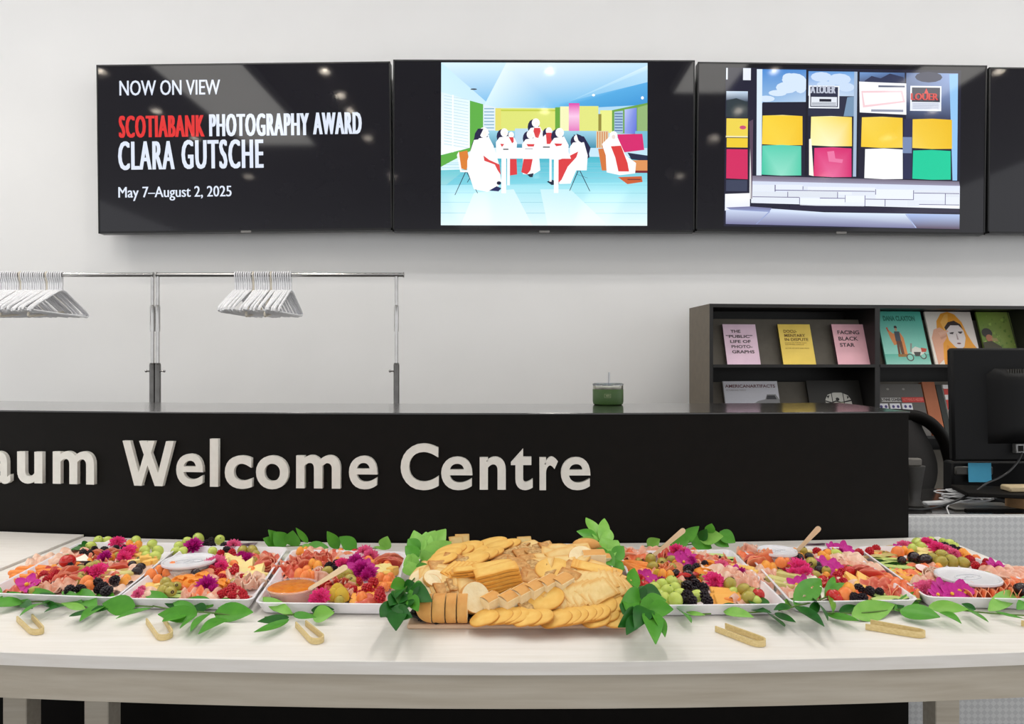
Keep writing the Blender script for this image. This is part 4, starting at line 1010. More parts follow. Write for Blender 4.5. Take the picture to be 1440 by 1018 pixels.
def mum(r, rings, npet, mat_, seed, up=.5):
    q = random.Random(seed); mb = MB()
    for j in range(rings):
        t = j/max(1, rings-1); L = r*(1-.55*t); el_ = R(8)+R(68)*t*up*1.4
        nn = int(npet*(1-.35*t))
        for i in range(nn):
            a = 2*pi*(i+.5*(j % 2))/nn+q.uniform(-.1,.1); LL = L*q.uniform(.9,1.08); w = r*.16*(1-.2*t)
            M_ = Mx.Rotation(a,4,'Z') @ Mx.Rotation(-(el_+q.uniform(-.08,.08)),4,'Y')
            vs = [(0,-w*.3,0),(LL*.35,-w*.75,.001),(LL*.75,-w*.8,.002),(LL,0,.004*q.random()),(LL*.75,w*.8,.002),(LL*.35,w*.75,.001),(0,w*.3,0),(LL*.6,0,-.0012)]
            mb.add(vs, [(0,1,7),(1,2,7),(2,3,7),(3,4,7),(4,5,7),(5,6,7),(6,0,7)], Mx.Translation((0,0,.001+.0016*j)) @ M_)
    mb.ball((r*.35,r*.35,r*.2),8,5)
    return ME('petals', mb, mat_)
def frill(r, mat_, seed):
    q = random.Random(seed); mb = MB()
    for j in range(5):
        t = j/4; n_ = 7-j
        for i in range(n_):
            a = 2*pi*i/n_+j*.7; L = r*(1-.6*t); w = L*.62; tilt = R(10+66*t)
            M_ = Mx.Rotation(a,4,'Z') @ Mx.Rotation(-tilt,4,'Y')
            mb.sheet(lambda u, v: (L*u*(1-.12*cos(v*9)*u), w*(v-.5)*(.3+.9*u), .0022*sin(v*14+j)*u), 4, 8, 0, Mx.Translation((0,0,.0015*j)) @ M_)
    mb.ball((r*.4,r*.4,r*.3),8,5)
    return ME('petals', mb, mat_)
G['mum'] = [('petals', mum(.026,5,15,m_mag,1))]
G['small_mum'] = [('petals', mum(.017,4,12,m_mag,2))]
G['carnation'] = [('petals', frill(.018, m_pink, 3))]
G['light_carnation'] = [('petals', frill(.018, m_lpink, 4))]
pet = ME('petal', MB().sheet(lambda u, v: (.004+.023*u, .010*(v*2-1)*math.sin(pi*min(.97,.12+u*.86))**.7, .005*u*u-.0016*(1-(2*v-1)**2)+.003), 6, 4, .0005), m_mag)
cen = ME('flower_centre', MB().ball((.0042,.0042,.0035),8,6,Mx.Translation((0,0,.004))), m_ycen)
G['orchid'] = [('petal', pet, 2*pi*k/5) for k in range(5)]+[('flower_centre', cen)]
fg = MB(); fg.cur = 0; fg.lathe([(0,-.011),(.008,-.009),(.013,-.002),(.0135,0)],14,cap=False); fg.cur = 1; fg.lathe([(.0135,0),(.012,.0012),(.004,.0004),(0,.001)],14,cap=False)
G['fig'] = [('fig', ME('halved_fig', fg, [m_fig, m_figin]))]
ck_ = MB(); ck_.cur = 0; ck_.sheet(lambda u, v: (.036*(u-.5)*2*.9, .011*(v*2-1)*math.sin(pi*(.06+.88*u))**.5, -.009*(1-(2*v-1)**2)**.5*math.sin(pi*(.06+.88*u))**.5), 12, 8)
ck_.cur = 1; ck_.sheet(lambda u, v: (.036*(u-.5)*2*.9, -.011*(v*2-1)*math.sin(pi*(.06+.88*u))**.5, .0012), 12, 4)
G['cucumber'] = [('cucumber_spear', ME('cucumber_spear', ck_, [m_cuke, m_cukein]))]
rd = MB(); rd.cur = 0; rd.lathe([(0,-.010),(.007,-.0085),(.0115,-.001),(.0115,.001)],16,cap=False); rd.cur = 1; rd.lathe([(.0113,.001),(.0,.0016)],16,cap=False)
G['radish'] = [('r', ME('halved_radish', rd, [m_rad, m_radin]))]
rs_ = MB(); rs_.cur = 0; rs_.lathe([(.0115,-.001),(.0118,0),(.0115,.001)],18,cap=False); rs_.cur = 1; rs_.lathe([(0,-.001),(.0115,-.001)],18,cap=False); rs_.lathe([(.0115,.001),(0,.0011)],18,cap=False)
G['radish_slice'] = [('r', ME('radish_slice', rs_, [m_rad, m_radin]))]
pp = MB().sheet(lambda u, v: (.03*(u-.5)*2*.8, .006*sin(v*2*pi)*math.sin(pi*(.05+.9*u)), .005*cos(v*2*pi)*math.sin(pi*(.05+.9*u))+.008*(1-(2*u-1)**2)), 12, 8)
G['red_pepper'] = [('p', ME('red_pepper_strip', pp, m_tom))]
def leafshape(L, Wd): return lambda u, v: (L*u, Wd*(v-.5)*math.sin(pi*min(.985,.02+u**.85*.98))**.8, -.12*L*u*u+Wd*.22*abs(v*2-1)*math.sin(pi*u))
bl = MB().sheet(leafshape(.034,.022), 8, 4, .0004)
G['basil'] = [('leaf', ME('basil_leaf', bl, m_leafs[2]))]
ml = MB(); ml.cur = 0; ml.sheet(lambda u, v: (.07*(u-.5), .012*(v*2-1)*(1-.8*abs(2*u-1)**3), .013*(1-(2*u-1)**2)*(1-v)+.003*v), 14, 4, .006)
G['melon_slice'] = [('m', ME('pink_melon_slice', ml, fm('pale_melon', (244,200,160), (222,214,130), rough=.4, scale=25, sss=.15, contrast=.4)))]

INFO = {  # kind: (name, description, category, base half-height, default lift)
 'grape': ('grape','pale green grape','grape',.0118), 'olive': ('olive','green olive','olive',.0105), 'black_olive': ('black_olive','shiny black olive','olive',.0105),
 'blackberry': ('blackberry','dark blackberry','berry',.0115), 'raspberry': ('raspberry','red raspberry','berry',.011), 'tomato': ('cherry_tomato','smooth red cherry tomato','tomato',.0125),
 'carrot': ('carrot_stick','orange carrot stick','carrot',.0078), 'apricot': ('dried_apricot','wrinkled orange dried apricot','apricot',.003), 'papaya': ('cantaloupe_wedge','bright orange melon wedge','fruit piece',.008),
 'melon': ('melon_piece','pale orange melon piece','fruit piece',.007), 'pear': ('pear_slice','yellow-green pear slice','fruit piece',.008),
 'cheese_cube': ('cheese_cube','yellow cheese cube','cheese',.0075), 'pale_cheese': ('cheese_chunk','pale yellow cheese chunk','cheese',.006), 'orange_slice_cheese': ('cheese_slice','thin orange cheese slice','cheese',.002),
 'yellow_slice': ('cheese_slice','thin yellow cheese slice','cheese',.002), 'cheese_stick': ('cheese_stick','long pale cheese stick','cheese',.004), 'matchstick': ('cheese_matchstick','thin pale cheese matchstick','cheese',.002),
 'herb_cheese': ('cheese_bar','olive-tinted cheese bar','cheese',.0065), 'cheese_triangle': ('cheese_triangle','flat yellow cheese triangle','cheese',.004), 'pale_triangle': ('cheese_wedge','pale cheese wedge','cheese',.006), 'brie': ('brie_wedge','white soft cheese wedge with rind','cheese',.008),
 'mum': ('magenta_flower','large magenta flower with pointed petals','flower',.004), 'small_mum': ('magenta_flower','small magenta flower with pointed petals','flower',.003), 'carnation': ('pink_flower','frilly hot pink flower','flower',.004),
 'light_carnation': ('pink_flower','frilly light pink flower','flower',.004), 'orchid': ('orchid_flower','open magenta flower with yellow centre','flower',.002), 'fig': ('halved_fig','halved dark fig','fig',.009),
 'cucumber': ('cucumber_spear','green cucumber spear','cucumber',.006), 'radish': ('halved_radish','halved red radish','radish',.008), 'radish_slice': ('radish_slice','round white radish slice','radish',.002), 'red_pepper': ('red_pepper_strip','curved red pepper strip','pepper',.005),
 'basil': ('basil_leaf','dark green basil leaf','leaf',.003), 'melon_slice': ('melon_slice','long pale pink and green melon slice','fruit piece',.004)}
for k, d in (('ham','pink ham'),('pale','pale pink ham'),('salami','orange-red salami'),('red','deep red cured meat'),('salmon','salmon-orange meat')):
    INFO['ribbon_'+k] = ('ham_slice' if k in ('ham','pale') else 'salami_slice','ruffled %s ribbon' % d,'meat',.007); INFO['drape_'+k] = ('ham_slice' if k in ('ham','pale') else 'salami_slice','loosely draped %s slice' % d,'meat',.006)
    INFO['drape2_'+k] = ('ham_slice' if k in ('ham','pale') else 'salami_slice','crumpled %s slice' % d,'meat',.006)
    INFO['taco_'+k] = ('folded_slice','folded %s slice' % d,'meat',.010); INFO['rose_'+k] = ('meat_rose','rolled %s rosette' % d,'meat',.010)
PLACED = []
ROUND = {'grape','olive','black_olive','blackberry','raspberry'}
def item(kind, px, py, s=1.0, rz=None, tilt=None, lift=None, where=0, zbase=None, rx=None):
    nm, desc, cat, hh = INFO[kind]
    if lift is None: lift = .007 if kind in ROUND else .006
    z = (zbase if zbase is not None else FLOOR)+hh*s+lift
    p = P(px, py, z)
    if rz is None: rz = rnd.uniform(0, 6.28)
    if kind in ROUND:
        e = Euler((rnd.uniform(-1.4,1.4), rnd.uniform(-1.4,1.4), rz)); s *= rnd.uniform(.93,1.06)
    else:
        e = Euler((rnd.uniform(-.15,.15)+(rx or 0), rnd.uniform(-.12,.12)+(tilt or 0), rz))
    M_ = Mx.Translation(p) @ e.to_matrix().to_4x4() @ Mx.Diagonal((s,s,s,1))
    parts = G[kind]
    if len(parts) == 1 and kind not in ('mum','small_mum','carnation','light_carnation'):
        o = put(nm, parts[0][1], None); o.matrix_world = M_
    elif len(parts) == 1:
        o = put(nm, parts[0][1], None); o.matrix_world = M_
    else:
        o = bpy.data.objects.new(nm, None); o.empty_display_size = .01; C.objects.link(o); o.matrix_world = M_
        for pt in parts:
            c = put(pt[0], pt[1], o)
            if len(pt) > 2: c.rotation_euler.z = pt[2]
    PLACED.append((o, kind, where, px, py))
    return o
FLW = {'mum','small_mum','carnation','light_carnation','orchid'}
DATA = [
# ---- leftmost platter
"""carrot 42 801 1 .1;carrot 30 806 1 -.1;carrot 34 812 1 .05;carrot 56 799 1 -.15;carrot 70 804 1 .0;carrot 27 817 .9 .15;carrot 50 810 1 .1;orchid 38 823 1.2;
drape_pale 66 786 1 .2;drape_pale 56 792 .9;drape2_pale 78 790;drape2_pale 88 782;drape_ham 102 780 1 .3;drape_ham 114 779 .8;drape2_pale 46 796 .9;
tomato 95 790 1.35;raspberry 62 808;raspberry 74 811 1.1;raspberry 67 815;raspberry 80 806;drape_red 58 812 .8 .2;drape2_red 72 806 .9;
taco_salami 98 806 1 1.2;taco_salami 91 814 .9 .7;drape2_salami 80 820 1;drape2_ham 75 826;ribbon_ham 66 829 .8 .1;taco_salami 102 818 .9 .3;drape2_ham 88 824 .9;taco_red 108 812 .8 1.1;ribbon_salami 58 826 .8;
blackberry 98 830 1.15;blackberry 105 832;blackberry 113 828;blackberry 137 820 1.2;blackberry 145 825 1.2;blackberry 153 823 1.2;blackberry 161 816 1.2;blackberry 166 819 1.1;blackberry 150 831 1.2;blackberry 155 828;blackberry 138 829;
papaya 122 821 1.15 -.1;papaya 126 826 1 .1;
olive 113 801;olive 119 804;olive 127 797;olive 136 795;olive 112 815;olive 116 810;olive 128 803;olive 144 798;
carnation 123 807 1.0;carnation 138 805 1.3;brie 116 789 1 .3;blackberry 98 795 .9;blackberry 105 797 .9;blackberry 112 798 .9;blackberry 123 794 .9;blackberry 118 797 .8;
basil 108 772 1.1 1.2;basil 116 767 1.1 1.5;basil 99 773 1 .2;
grape 128 768 1.05;grape 138 760 1.1;grape 152 760;grape 131 763;brie 150 767 .8 0;carnation 165 764 1.15;grape 145 762;
blackberry 117 777;blackberry 124 775;blackberry 133 773;blackberry 147 773;blackberry 154 772;blackberry 163 771;blackberry 172 770;blackberry 176 772;blackberry 128 778;
mum 148 785 .85;carnation 180 779 1.35;carnation 174 785 1;taco_salami 136 780 .8 .2;taco_salami 156 778 .8 .1;taco_salami 165 780 .8;
melon 182 768 1.2 .5;melon 190 775 1.2 .4;melon 195 768 1.1;papaya 186 771 .8 .6;
grape 191 761 1.1;grape 198 764 1.15;grape 203 775 1.1;grape 209 773 1.1;grape 214 765 1.1;grape 222 774 1.15;grape 218 782 1.1;grape 227 778 1.1;grape 205 781;grape 224 784 1;grape 184 760 1;grape 211 781 1;
cheese_cube 202 787 1.2;cheese_cube 209 786 1.2;cheese_cube 217 785 1.2;cheese_cube 196 783 1.1;cheese_cube 207 793 1.1;cheese_cube 214 791 1.1;
pale_cheese 188 791 1.1 .4;cheese_stick 158 808 1 .5;cheese_stick 165 812 1.1 .55;pale_cheese 152 805 1.1 .4;herb_cheese 178 808 1.1 .75;cheese_stick 172 802 1 .6;
drape_pale 183 800 .7;ribbon_ham 156 797 .9 .1;taco_red 166 800 .8 .4;drape2_salami 172 797 .9;taco_salami 146 793 .8;ribbon_salami 136 788 .9 0;drape2_salami 180 790 .8;
black_olive 198 798 1;black_olive 193 803;black_olive 186 794 .9""",
# ---- second platter
"""grape 252 768 1.1;grape 264 762 1.15;grape 279 757 1.2;grape 257 775;grape 247 775;mum 272 770 1.15 0;
blackberry 290 764 1.1;blackberry 298 768 1.1;blackberry 304 772;blackberry 315 768 1.1;blackberry 319 773;blackberry 297 760;blackberry 311 764;blackberry 326 769;
grape 309 759 1.1;grape 299 775 1;raspberry 310 778 1.1;raspberry 304 775;raspberry 326 778 1.1;raspberry 320 775;raspberry 333 776;raspberry 315 782;light_carnation 328 768 1.1;
olive 341 774 1.1;olive 355 774 1.15;olive 361 771;olive 348 777;olive 336 771;small_mum 348 786 1.1;small_mum 340 782 .9;
drape_salami 366 784 .9 .2;taco_salami 374 792 1 .8;drape2_salami 381 788 1;taco_red 370 797 .9 .6;rose_salami 378 795 1;
light_carnation 304 793 1.3;light_carnation 293 795 1;carnation 311 797 .9;raspberry 308 805 1.15;raspberry 318 803 1.15;raspberry 328 804 1.2;raspberry 312 812;raspberry 321 810 1.15;raspberry 303 803;raspberry 331 798;raspberry 324 799;raspberry 298 801;
fig 272 800 1.1;fig 281 806 1.1;fig 291 806 1.2;black_olive 265 799 1;tomato 261 800 .8;black_olive 276 807;fig 299 811 1;
pale_triangle 322 787 1;pale_triangle 335 793 1.15;pale_triangle 348 797 1.1;pale_triangle 361 803 1.2;pale_cheese 355 811 1.3;pale_cheese 330 788 1.2;pale_triangle 345 806 1.1;pale_cheese 366 810 1.1;cheese_cube 352 812 1;
papaya 212 811 1.1 .3;papaya 225 804 1.0 1.4;papaya 243 801 1.2 2.2;papaya 222 817 .9 .2;papaya 236 807 1 .3;papaya 233 800 .9 1.2;
drape_ham 262 812 .8;drape_pale 252 806 .7;drape_pale 336 813 .8 .2;ribbon_pale 350 817 1.1 .1;ribbon_ham 344 823 1 .1;drape2_pale 360 817 1;ribbon_pale 356 824 1 .2;ribbon_pale 334 820 .9;drape2_pale 325 812 .9;
apricot 250 820 1;apricot 262 820 1.1;apricot 270 824 1.1;apricot 281 816 1.1;apricot 276 822 1;melon 290 813 1;
olive 233 819 1.1;olive 236 826 1.1;olive 229 831 1.1;olive 240 832 1.1;olive 248 825;olive 226 822;
mum 291 824 1.0;small_mum 300 830 .9;raspberry 326 826 1.1;raspberry 320 832 1.1;raspberry 335 831 1.1;raspberry 341 836 1.1;raspberry 327 838 1.1;raspberry 334 838 1.1;raspberry 318 838;raspberry 312 835;raspberry 348 833;raspberry 344 841 .9;
yellow_slice 212 828 1 .5;yellow_slice 216 832 1 .4;yellow_slice 208 825 .9 .6;light_carnation 194 836 .7;light_carnation 199 829 .5;
cucumber 250 833 .8 .3;cucumber 245 838 .8 .1;cucumber 259 832 .8 .1;drape_salmon 277 833 .8;drape2_salmon 287 837;drape2_ham 298 838;apricot 305 828 1.1;apricot 312 824;drape2_ham 268 838 .9;drape_salmon 258 828 .6;raspberry 305 838""",
# ---- third platter
"""melon 422 778 1.2;melon 430 776 1;drape_ham 446 779 1.1 .2;drape_salami 460 781 1;drape2_salami 432 786 1.2;ribbon_salami 424 790 1 .6;ribbon_salami 437 789 1.1 .8;ribbon_red 447 787 1.1 1;ribbon_salami 412 796 1 .6;ribbon_red 404 799 1 .5;ribbon_salami 399 803 1 .4;ribbon_salami 418 800 1 .5;drape2_salami 410 804 .9;drape_ham 470 783 .9;ribbon_salami 458 788 1 1;taco_salami 428 796 .9 .6;
blackberry 462 797 1.1;blackberry 468 794 1.1;blackberry 474 792 1.1;blackberry 470 800;blackberry 466 791;blackberry 459 801;
olive 460 804 1.15;olive 474 812 1.2;olive 482 809 1.2;olive 492 815 1.2;olive 489 807 1.1;olive 481 803 1;olive 484 817 1.1;olive 498 820 1.1;
melon 440 796 1.3 .3;papaya 431 805 1 .4;melon 447 799 1.3 .8;papaya 421 809 1 .5;melon 436 809 1;rose_pale 447 806 .9;rose_ham 453 811 .9;brie 443 812 .6;
carnation 481 794 1;mum 500 792 1.0;mum 508 802 1.0;orchid 500 801 1.1;orchid 514 798 1;mum 519 807 .8;small_mum 493 796;orchid 521 803 .9;small_mum 515 812 1;
raspberry 503 818 1.25;raspberry 512 820 1.25;raspberry 525 819 1.25;raspberry 516 827 1.2;raspberry 530 823 1.2;raspberry 534 838 1.3;raspberry 499 824 1.2;raspberry 507 828 1.1;raspberry 524 829 1.1;raspberry 535 830;raspberry 496 830 1;
radish_slice 483 787 1.1 0 .9;radish_slice 489 787 1.1 0 .9;radish_slice 495 786 1.1 0 .9;radish_slice 501 786 1.1 0 .9;radish_slice 507 785 1.1 0 .9;fig 490 780 1.1;tomato 499 777 .8;light_carnation 512 778 1.2;light_carnation 521 783 1.1;
cucumber 473 784 .6 1.2;papaya 479 778 .8 .1;papaya 518 790 .9;melon 523 795 1;
taco_salami 545 788 1 .2;taco_salami 553 788 1 .4;taco_salami 540 791 1 .3;taco_red 549 792 .9 .1;taco_salami 556 792 .8;
pale_cheese 534 799 1.1;pale_cheese 543 799 1.2;pale_cheese 548 804 1.2;cheese_cube 552 803 1.3;pale_cheese 538 806 1.2;pale_cheese 529 802;cheese_cube 545 809 1.1;
papaya 535 814 .9 .1;papaya 545 819 1 .1;papaya 540 828 .9 .2;papaya 549 814 .9;carrot 540 823 1 .1;
orange_slice_cheese 508 833 1.35 .05;orange_slice_cheese 511 836 1.4 .0;orange_slice_cheese 515 839 1.4 .04;orange_slice_cheese 510 842 1.4 .0;orange_slice_cheese 516 844 1.4 .05;
pear 475 836 1.15 -.05;pear 480 841 1.1 .05;pear 468 841 1 0;ribbon_red 472 823 1.1 .1;ribbon_pale 484 824 1 -.3;rose_pale 490 834 .8;drape_red 464 828 .8;ribbon_red 461 824 1 .2;carnation 450 841 1.15;carnation 444 843 .8;papaya 430 812 1""",
# ---- platter right of the board
"""drape_ham 887 779 1 .1;drape2_ham 899 780 1.2;drape2_salmon 893 786 1.2;taco_ham 884 783 1;carrot 910 781 .8 .8;carrot 914 777 .7 .2;carrot 885 796 1.1 -.6;carrot 894 793 1.1 -.6;carrot 890 801 1.2 -.9;carrot 899 801 1.1 -.8;carrot 901 809 1.1 -.8;carrot 906 797 1 -.6;
drape_ham 926 777 .9;drape2_salami 937 780 1.1;drape_ham 944 776 .9;taco_salami 930 783 .9;
olive 915 787 1.2;olive 921 784 1.1;olive 918 797 1.2;olive 912 793 1.1;olive 931 791 1.2;olive 940 794 1.2;olive 945 798 1.1;olive 944 787 1;olive 925 799 1;
rose_salmon 934 802 1.15;rose_salmon 944 803 .9;fig 953 797 1.1;fig 957 804 1;black_olive 950 807 1;black_olive 959 809 1.1;black_olive 967 808 1.1;blackberry 968 800 1.2;blackberry 973 795 1.2;blackberry 979 799 1.1;blackberry 985 795 1.1;blackberry 962 803;blackberry 991 793 1;fig 974 803 1;
carnation 951 775 1.1;light_carnation 962 778 1;orchid 950 787 1;orchid 969 785 1.15;orchid 961 791 1;mum 958 783 .7;mum 972 789 .6;drape2_pale 982 784 .9;
melon 932 811 1.3 -.1;melon 942 812 1.2 0;pear 925 810 .8 -.3;orchid 911 813 .9;orchid 919 818 .8;small_mum 930 818 .8;orchid 905 809 .7;
red_pepper 965 814 1.1 .1;red_pepper 958 812 1 -.3;red_pepper 974 812 1 .5;tomato 905 825 1.1;tomato 909 832 1;red_pepper 903 818 1 1.4;raspberry 899 814;
grape 920 829 1.2;grape 930 823 1.2;grape 944 820 1.25;grape 953 822 1.2;grape 938 832 1.25;grape 950 844 1.25;grape 956 836 1.2;grape 927 838 1.2;grape 980 838 1.2;grape 943 843 1.2;grape 935 842 1.1;grape 948 828 1.2;grape 921 840;
blackberry 966 825 1.35;blackberry 966 838 1.35;blackberry 978 822 1.3;blackberry 987 827 1.3;blackberry 989 838 1.35;blackberry 995 845 1.2;blackberry 972 845 1.3;blackberry 986 845 1.2;blackberry 962 845;blackberry 976 830;blackberry 994 832 1.2;blackberry 984 819 1.1;
carnation 1004 819 1.4;apricot 979 806 1.1;apricot 989 809 1.1;apricot 998 799 1.1;melon 984 803 1;drape_pale 1004 797 .9;
drape_pale 1012 806 1.2 .1;drape_pale 1028 808 1.2 .4;drape_ham 1041 812 1.2;drape_ham 1054 815 1.1;ribbon_ham 1064 822 1.1 -.4;drape2_ham 1050 822 1.1;drape_pale 1036 800 .9;drape_pale 1022 815 1;ribbon_ham 1043 819 1.1 -.2;
olive 1026 822 1.25;olive 1046 829 1.25;olive 1052 840 1.25;olive 1038 826 1.2;olive 1033 819 1.2;olive 1058 834 1.1;olive 1045 838 1.1;
orange_slice_cheese 1020 832 1.5 .1;orange_slice_cheese 1018 836 1.5 .0;orange_slice_cheese 1024 839 1.5 .05;orange_slice_cheese 1019 843 1.5 -.05;orange_slice_cheese 1025 845 1.5 .0;
tomato 1066 836 1.0;cucumber 1000 781 1.1 -.15;cucumber 1018 785 1.1 -.3;cucumber 1030 790 1 -.4;drape2_salami 985 789 .9;ribbon_salami 1010 789 1 .1;ribbon_salami 1020 794 1.1 -.3;drape2_ham 1003 790 .9;ribbon_pale 997 786 .9;
light_carnation 1015 797 1;light_carnation 1023 801 .8;orchid 1034 805 .9;small_mum 1043 806 .9;cheese_cube 1046 801 1.1;cheese_cube 1054 803 1.2;cheese_cube 1030 798 1;cheese_cube 1061 807;drape2_pale 1066 813 .8;cheese_cube 974 780 1;drape2_salmon 980 778 .7""",
# ---- fifth platter
"""rose_ham 1062 777 1.5;rose_salmon 1072 784 1.5;drape_salmon 1054 783 1 .3;drape2_ham 1052 777 1.1;taco_salmon 1065 792 1.1 .4;taco_red 1060 789 1 .3;
apricot 1096 790 1.3;apricot 1104 787 1.3;apricot 1112 784 1.2;melon 1100 780 1.2;melon 1110 778 1.1;papaya 1098 794 1.1;melon 1118 777 .9;papaya 1106 793 1;
melon 1077 801 1.5 .2;melon 1086 802 1.3;drape2_ham 1082 810 .9;drape2_pale 1077 806;
herb_cheese 1096 818 1.3 -.85;herb_cheese 1112 812 1.35 -.8;herb_cheese 1101 824 1.1 -.85;
carnation 1124 801 1.6;carnation 1132 808 1.2;carnation 1115 807 .9;brie 1138 814 1.1;orchid 1120 823 1;orchid 1130 821 .9;ribbon_salami 1128 813 .8;
black_olive 1124 784 1.1;black_olive 1131 786 1;black_olive 1138 783 1;black_olive 1149 795 1;black_olive 1118 789;black_olive 1152 801;
olive 1120 794 1.15;olive 1141 792 1.35;olive 1147 810 1.2;olive 1156 807 1.3;olive 1162 803 1;olive 1126 793 1.1;olive 1151 812 1.1;
raspberry 1149 775 1.1;raspberry 1157 776 1.1;raspberry 1144 774 1;raspberry 1163 777;raspberry 1153 779;pale_cheese 1135 776 .9;olive 1130 775 .9;
melon 1156 784 1.2;melon 1164 781 1.2;pale_cheese 1170 781 1.1;grape 1176 779 1.1;melon 1163 788 1.1;grape 1169 776;
orchid 1159 794 1.1;orchid 1169 798 1.15;orchid 1176 803 1;orchid 1185 772 1;orchid 1192 777 1;orchid 1197 781 .9;orchid 1170 772 .9;small_mum 1181 777 .8;
drape_pale 1181 789 1.1;drape_pale 1194 787 1.1;drape_pale 1208 793 1.2 .4;drape_ham 1215 799 1.1;drape_ham 1200 800 1.1;drape_pale 1222 803 1;drape2_ham 1190 795;drape_ham 1186 797 .9;
red_pepper 1190 801 1 0;raspberry 1184 804 1.1;raspberry 1178 809 1.1;tomato 1194 803 1;raspberry 1171 815;raspberry 1176 820;raspberry 1186 818 1;raspberry 1160 819;red_pepper 1155 820 1.3 .8;red_pepper 1160 828 1.2 .6;raspberry 1190 824 1;raspberry 1194 818;
cheese_triangle 1195 813 1.1 .3;cheese_triangle 1202 817 1.3 .5;cheese_triangle 1216 818 1.4 .2;cheese_triangle 1184 816 .9;cheese_triangle 1209 824 1.1;
taco_red 1211 804 1 .2;taco_red 1218 806 1 -.3;taco_red 1225 811 1.1 -.4;drape_salmon 1236 815 1 -.3;drape_salmon 1245 819 1.1 -.3;drape_salmon 1258 824 1 -.4;drape_salmon 1268 830 1 -.5;drape_salami 1248 826 1;drape2_salmon 1275 834;drape_red 1232 808 .9;drape_salami 1234 823 1;taco_salmon 1256 832 .9;drape_salami 1262 836 .9;
melon 1193 834 1.6 .0;papaya 1188 840 1.3;tomato 1172 838 1.1;brie 1155 836 .9;brie 1160 841 .8;tomato 1178 843 .8;
blackberry 1208 828 1.1;blackberry 1215 829 1.2;blackberry 1223 831 1.2;blackberry 1231 829 1.2;blackberry 1201 840 1.2;blackberry 1212 841 1.2;blackberry 1222 840 1.2;blackberry 1228 836 1.1;blackberry 1217 835 1.1;blackberry 1206 843;blackberry 1237 832;
cucumber 1240 835 1 .5;cucumber 1252 839 1 .1;cucumber 1266 839 .9 -.2;cucumber 1246 842 1 .2;cucumber 1276 841 .8 -.1;cucumber 1258 843 1;
drape_ham 1113 835 .8;ribbon_ham 1120 840 .9;drape_pale 1126 832 .8;drape2_ham 1135 838 1;drape2_salami 1145 836 1;olive 1140 826 1;drape_ham 1108 828 .6""",
# ---- rightmost platter
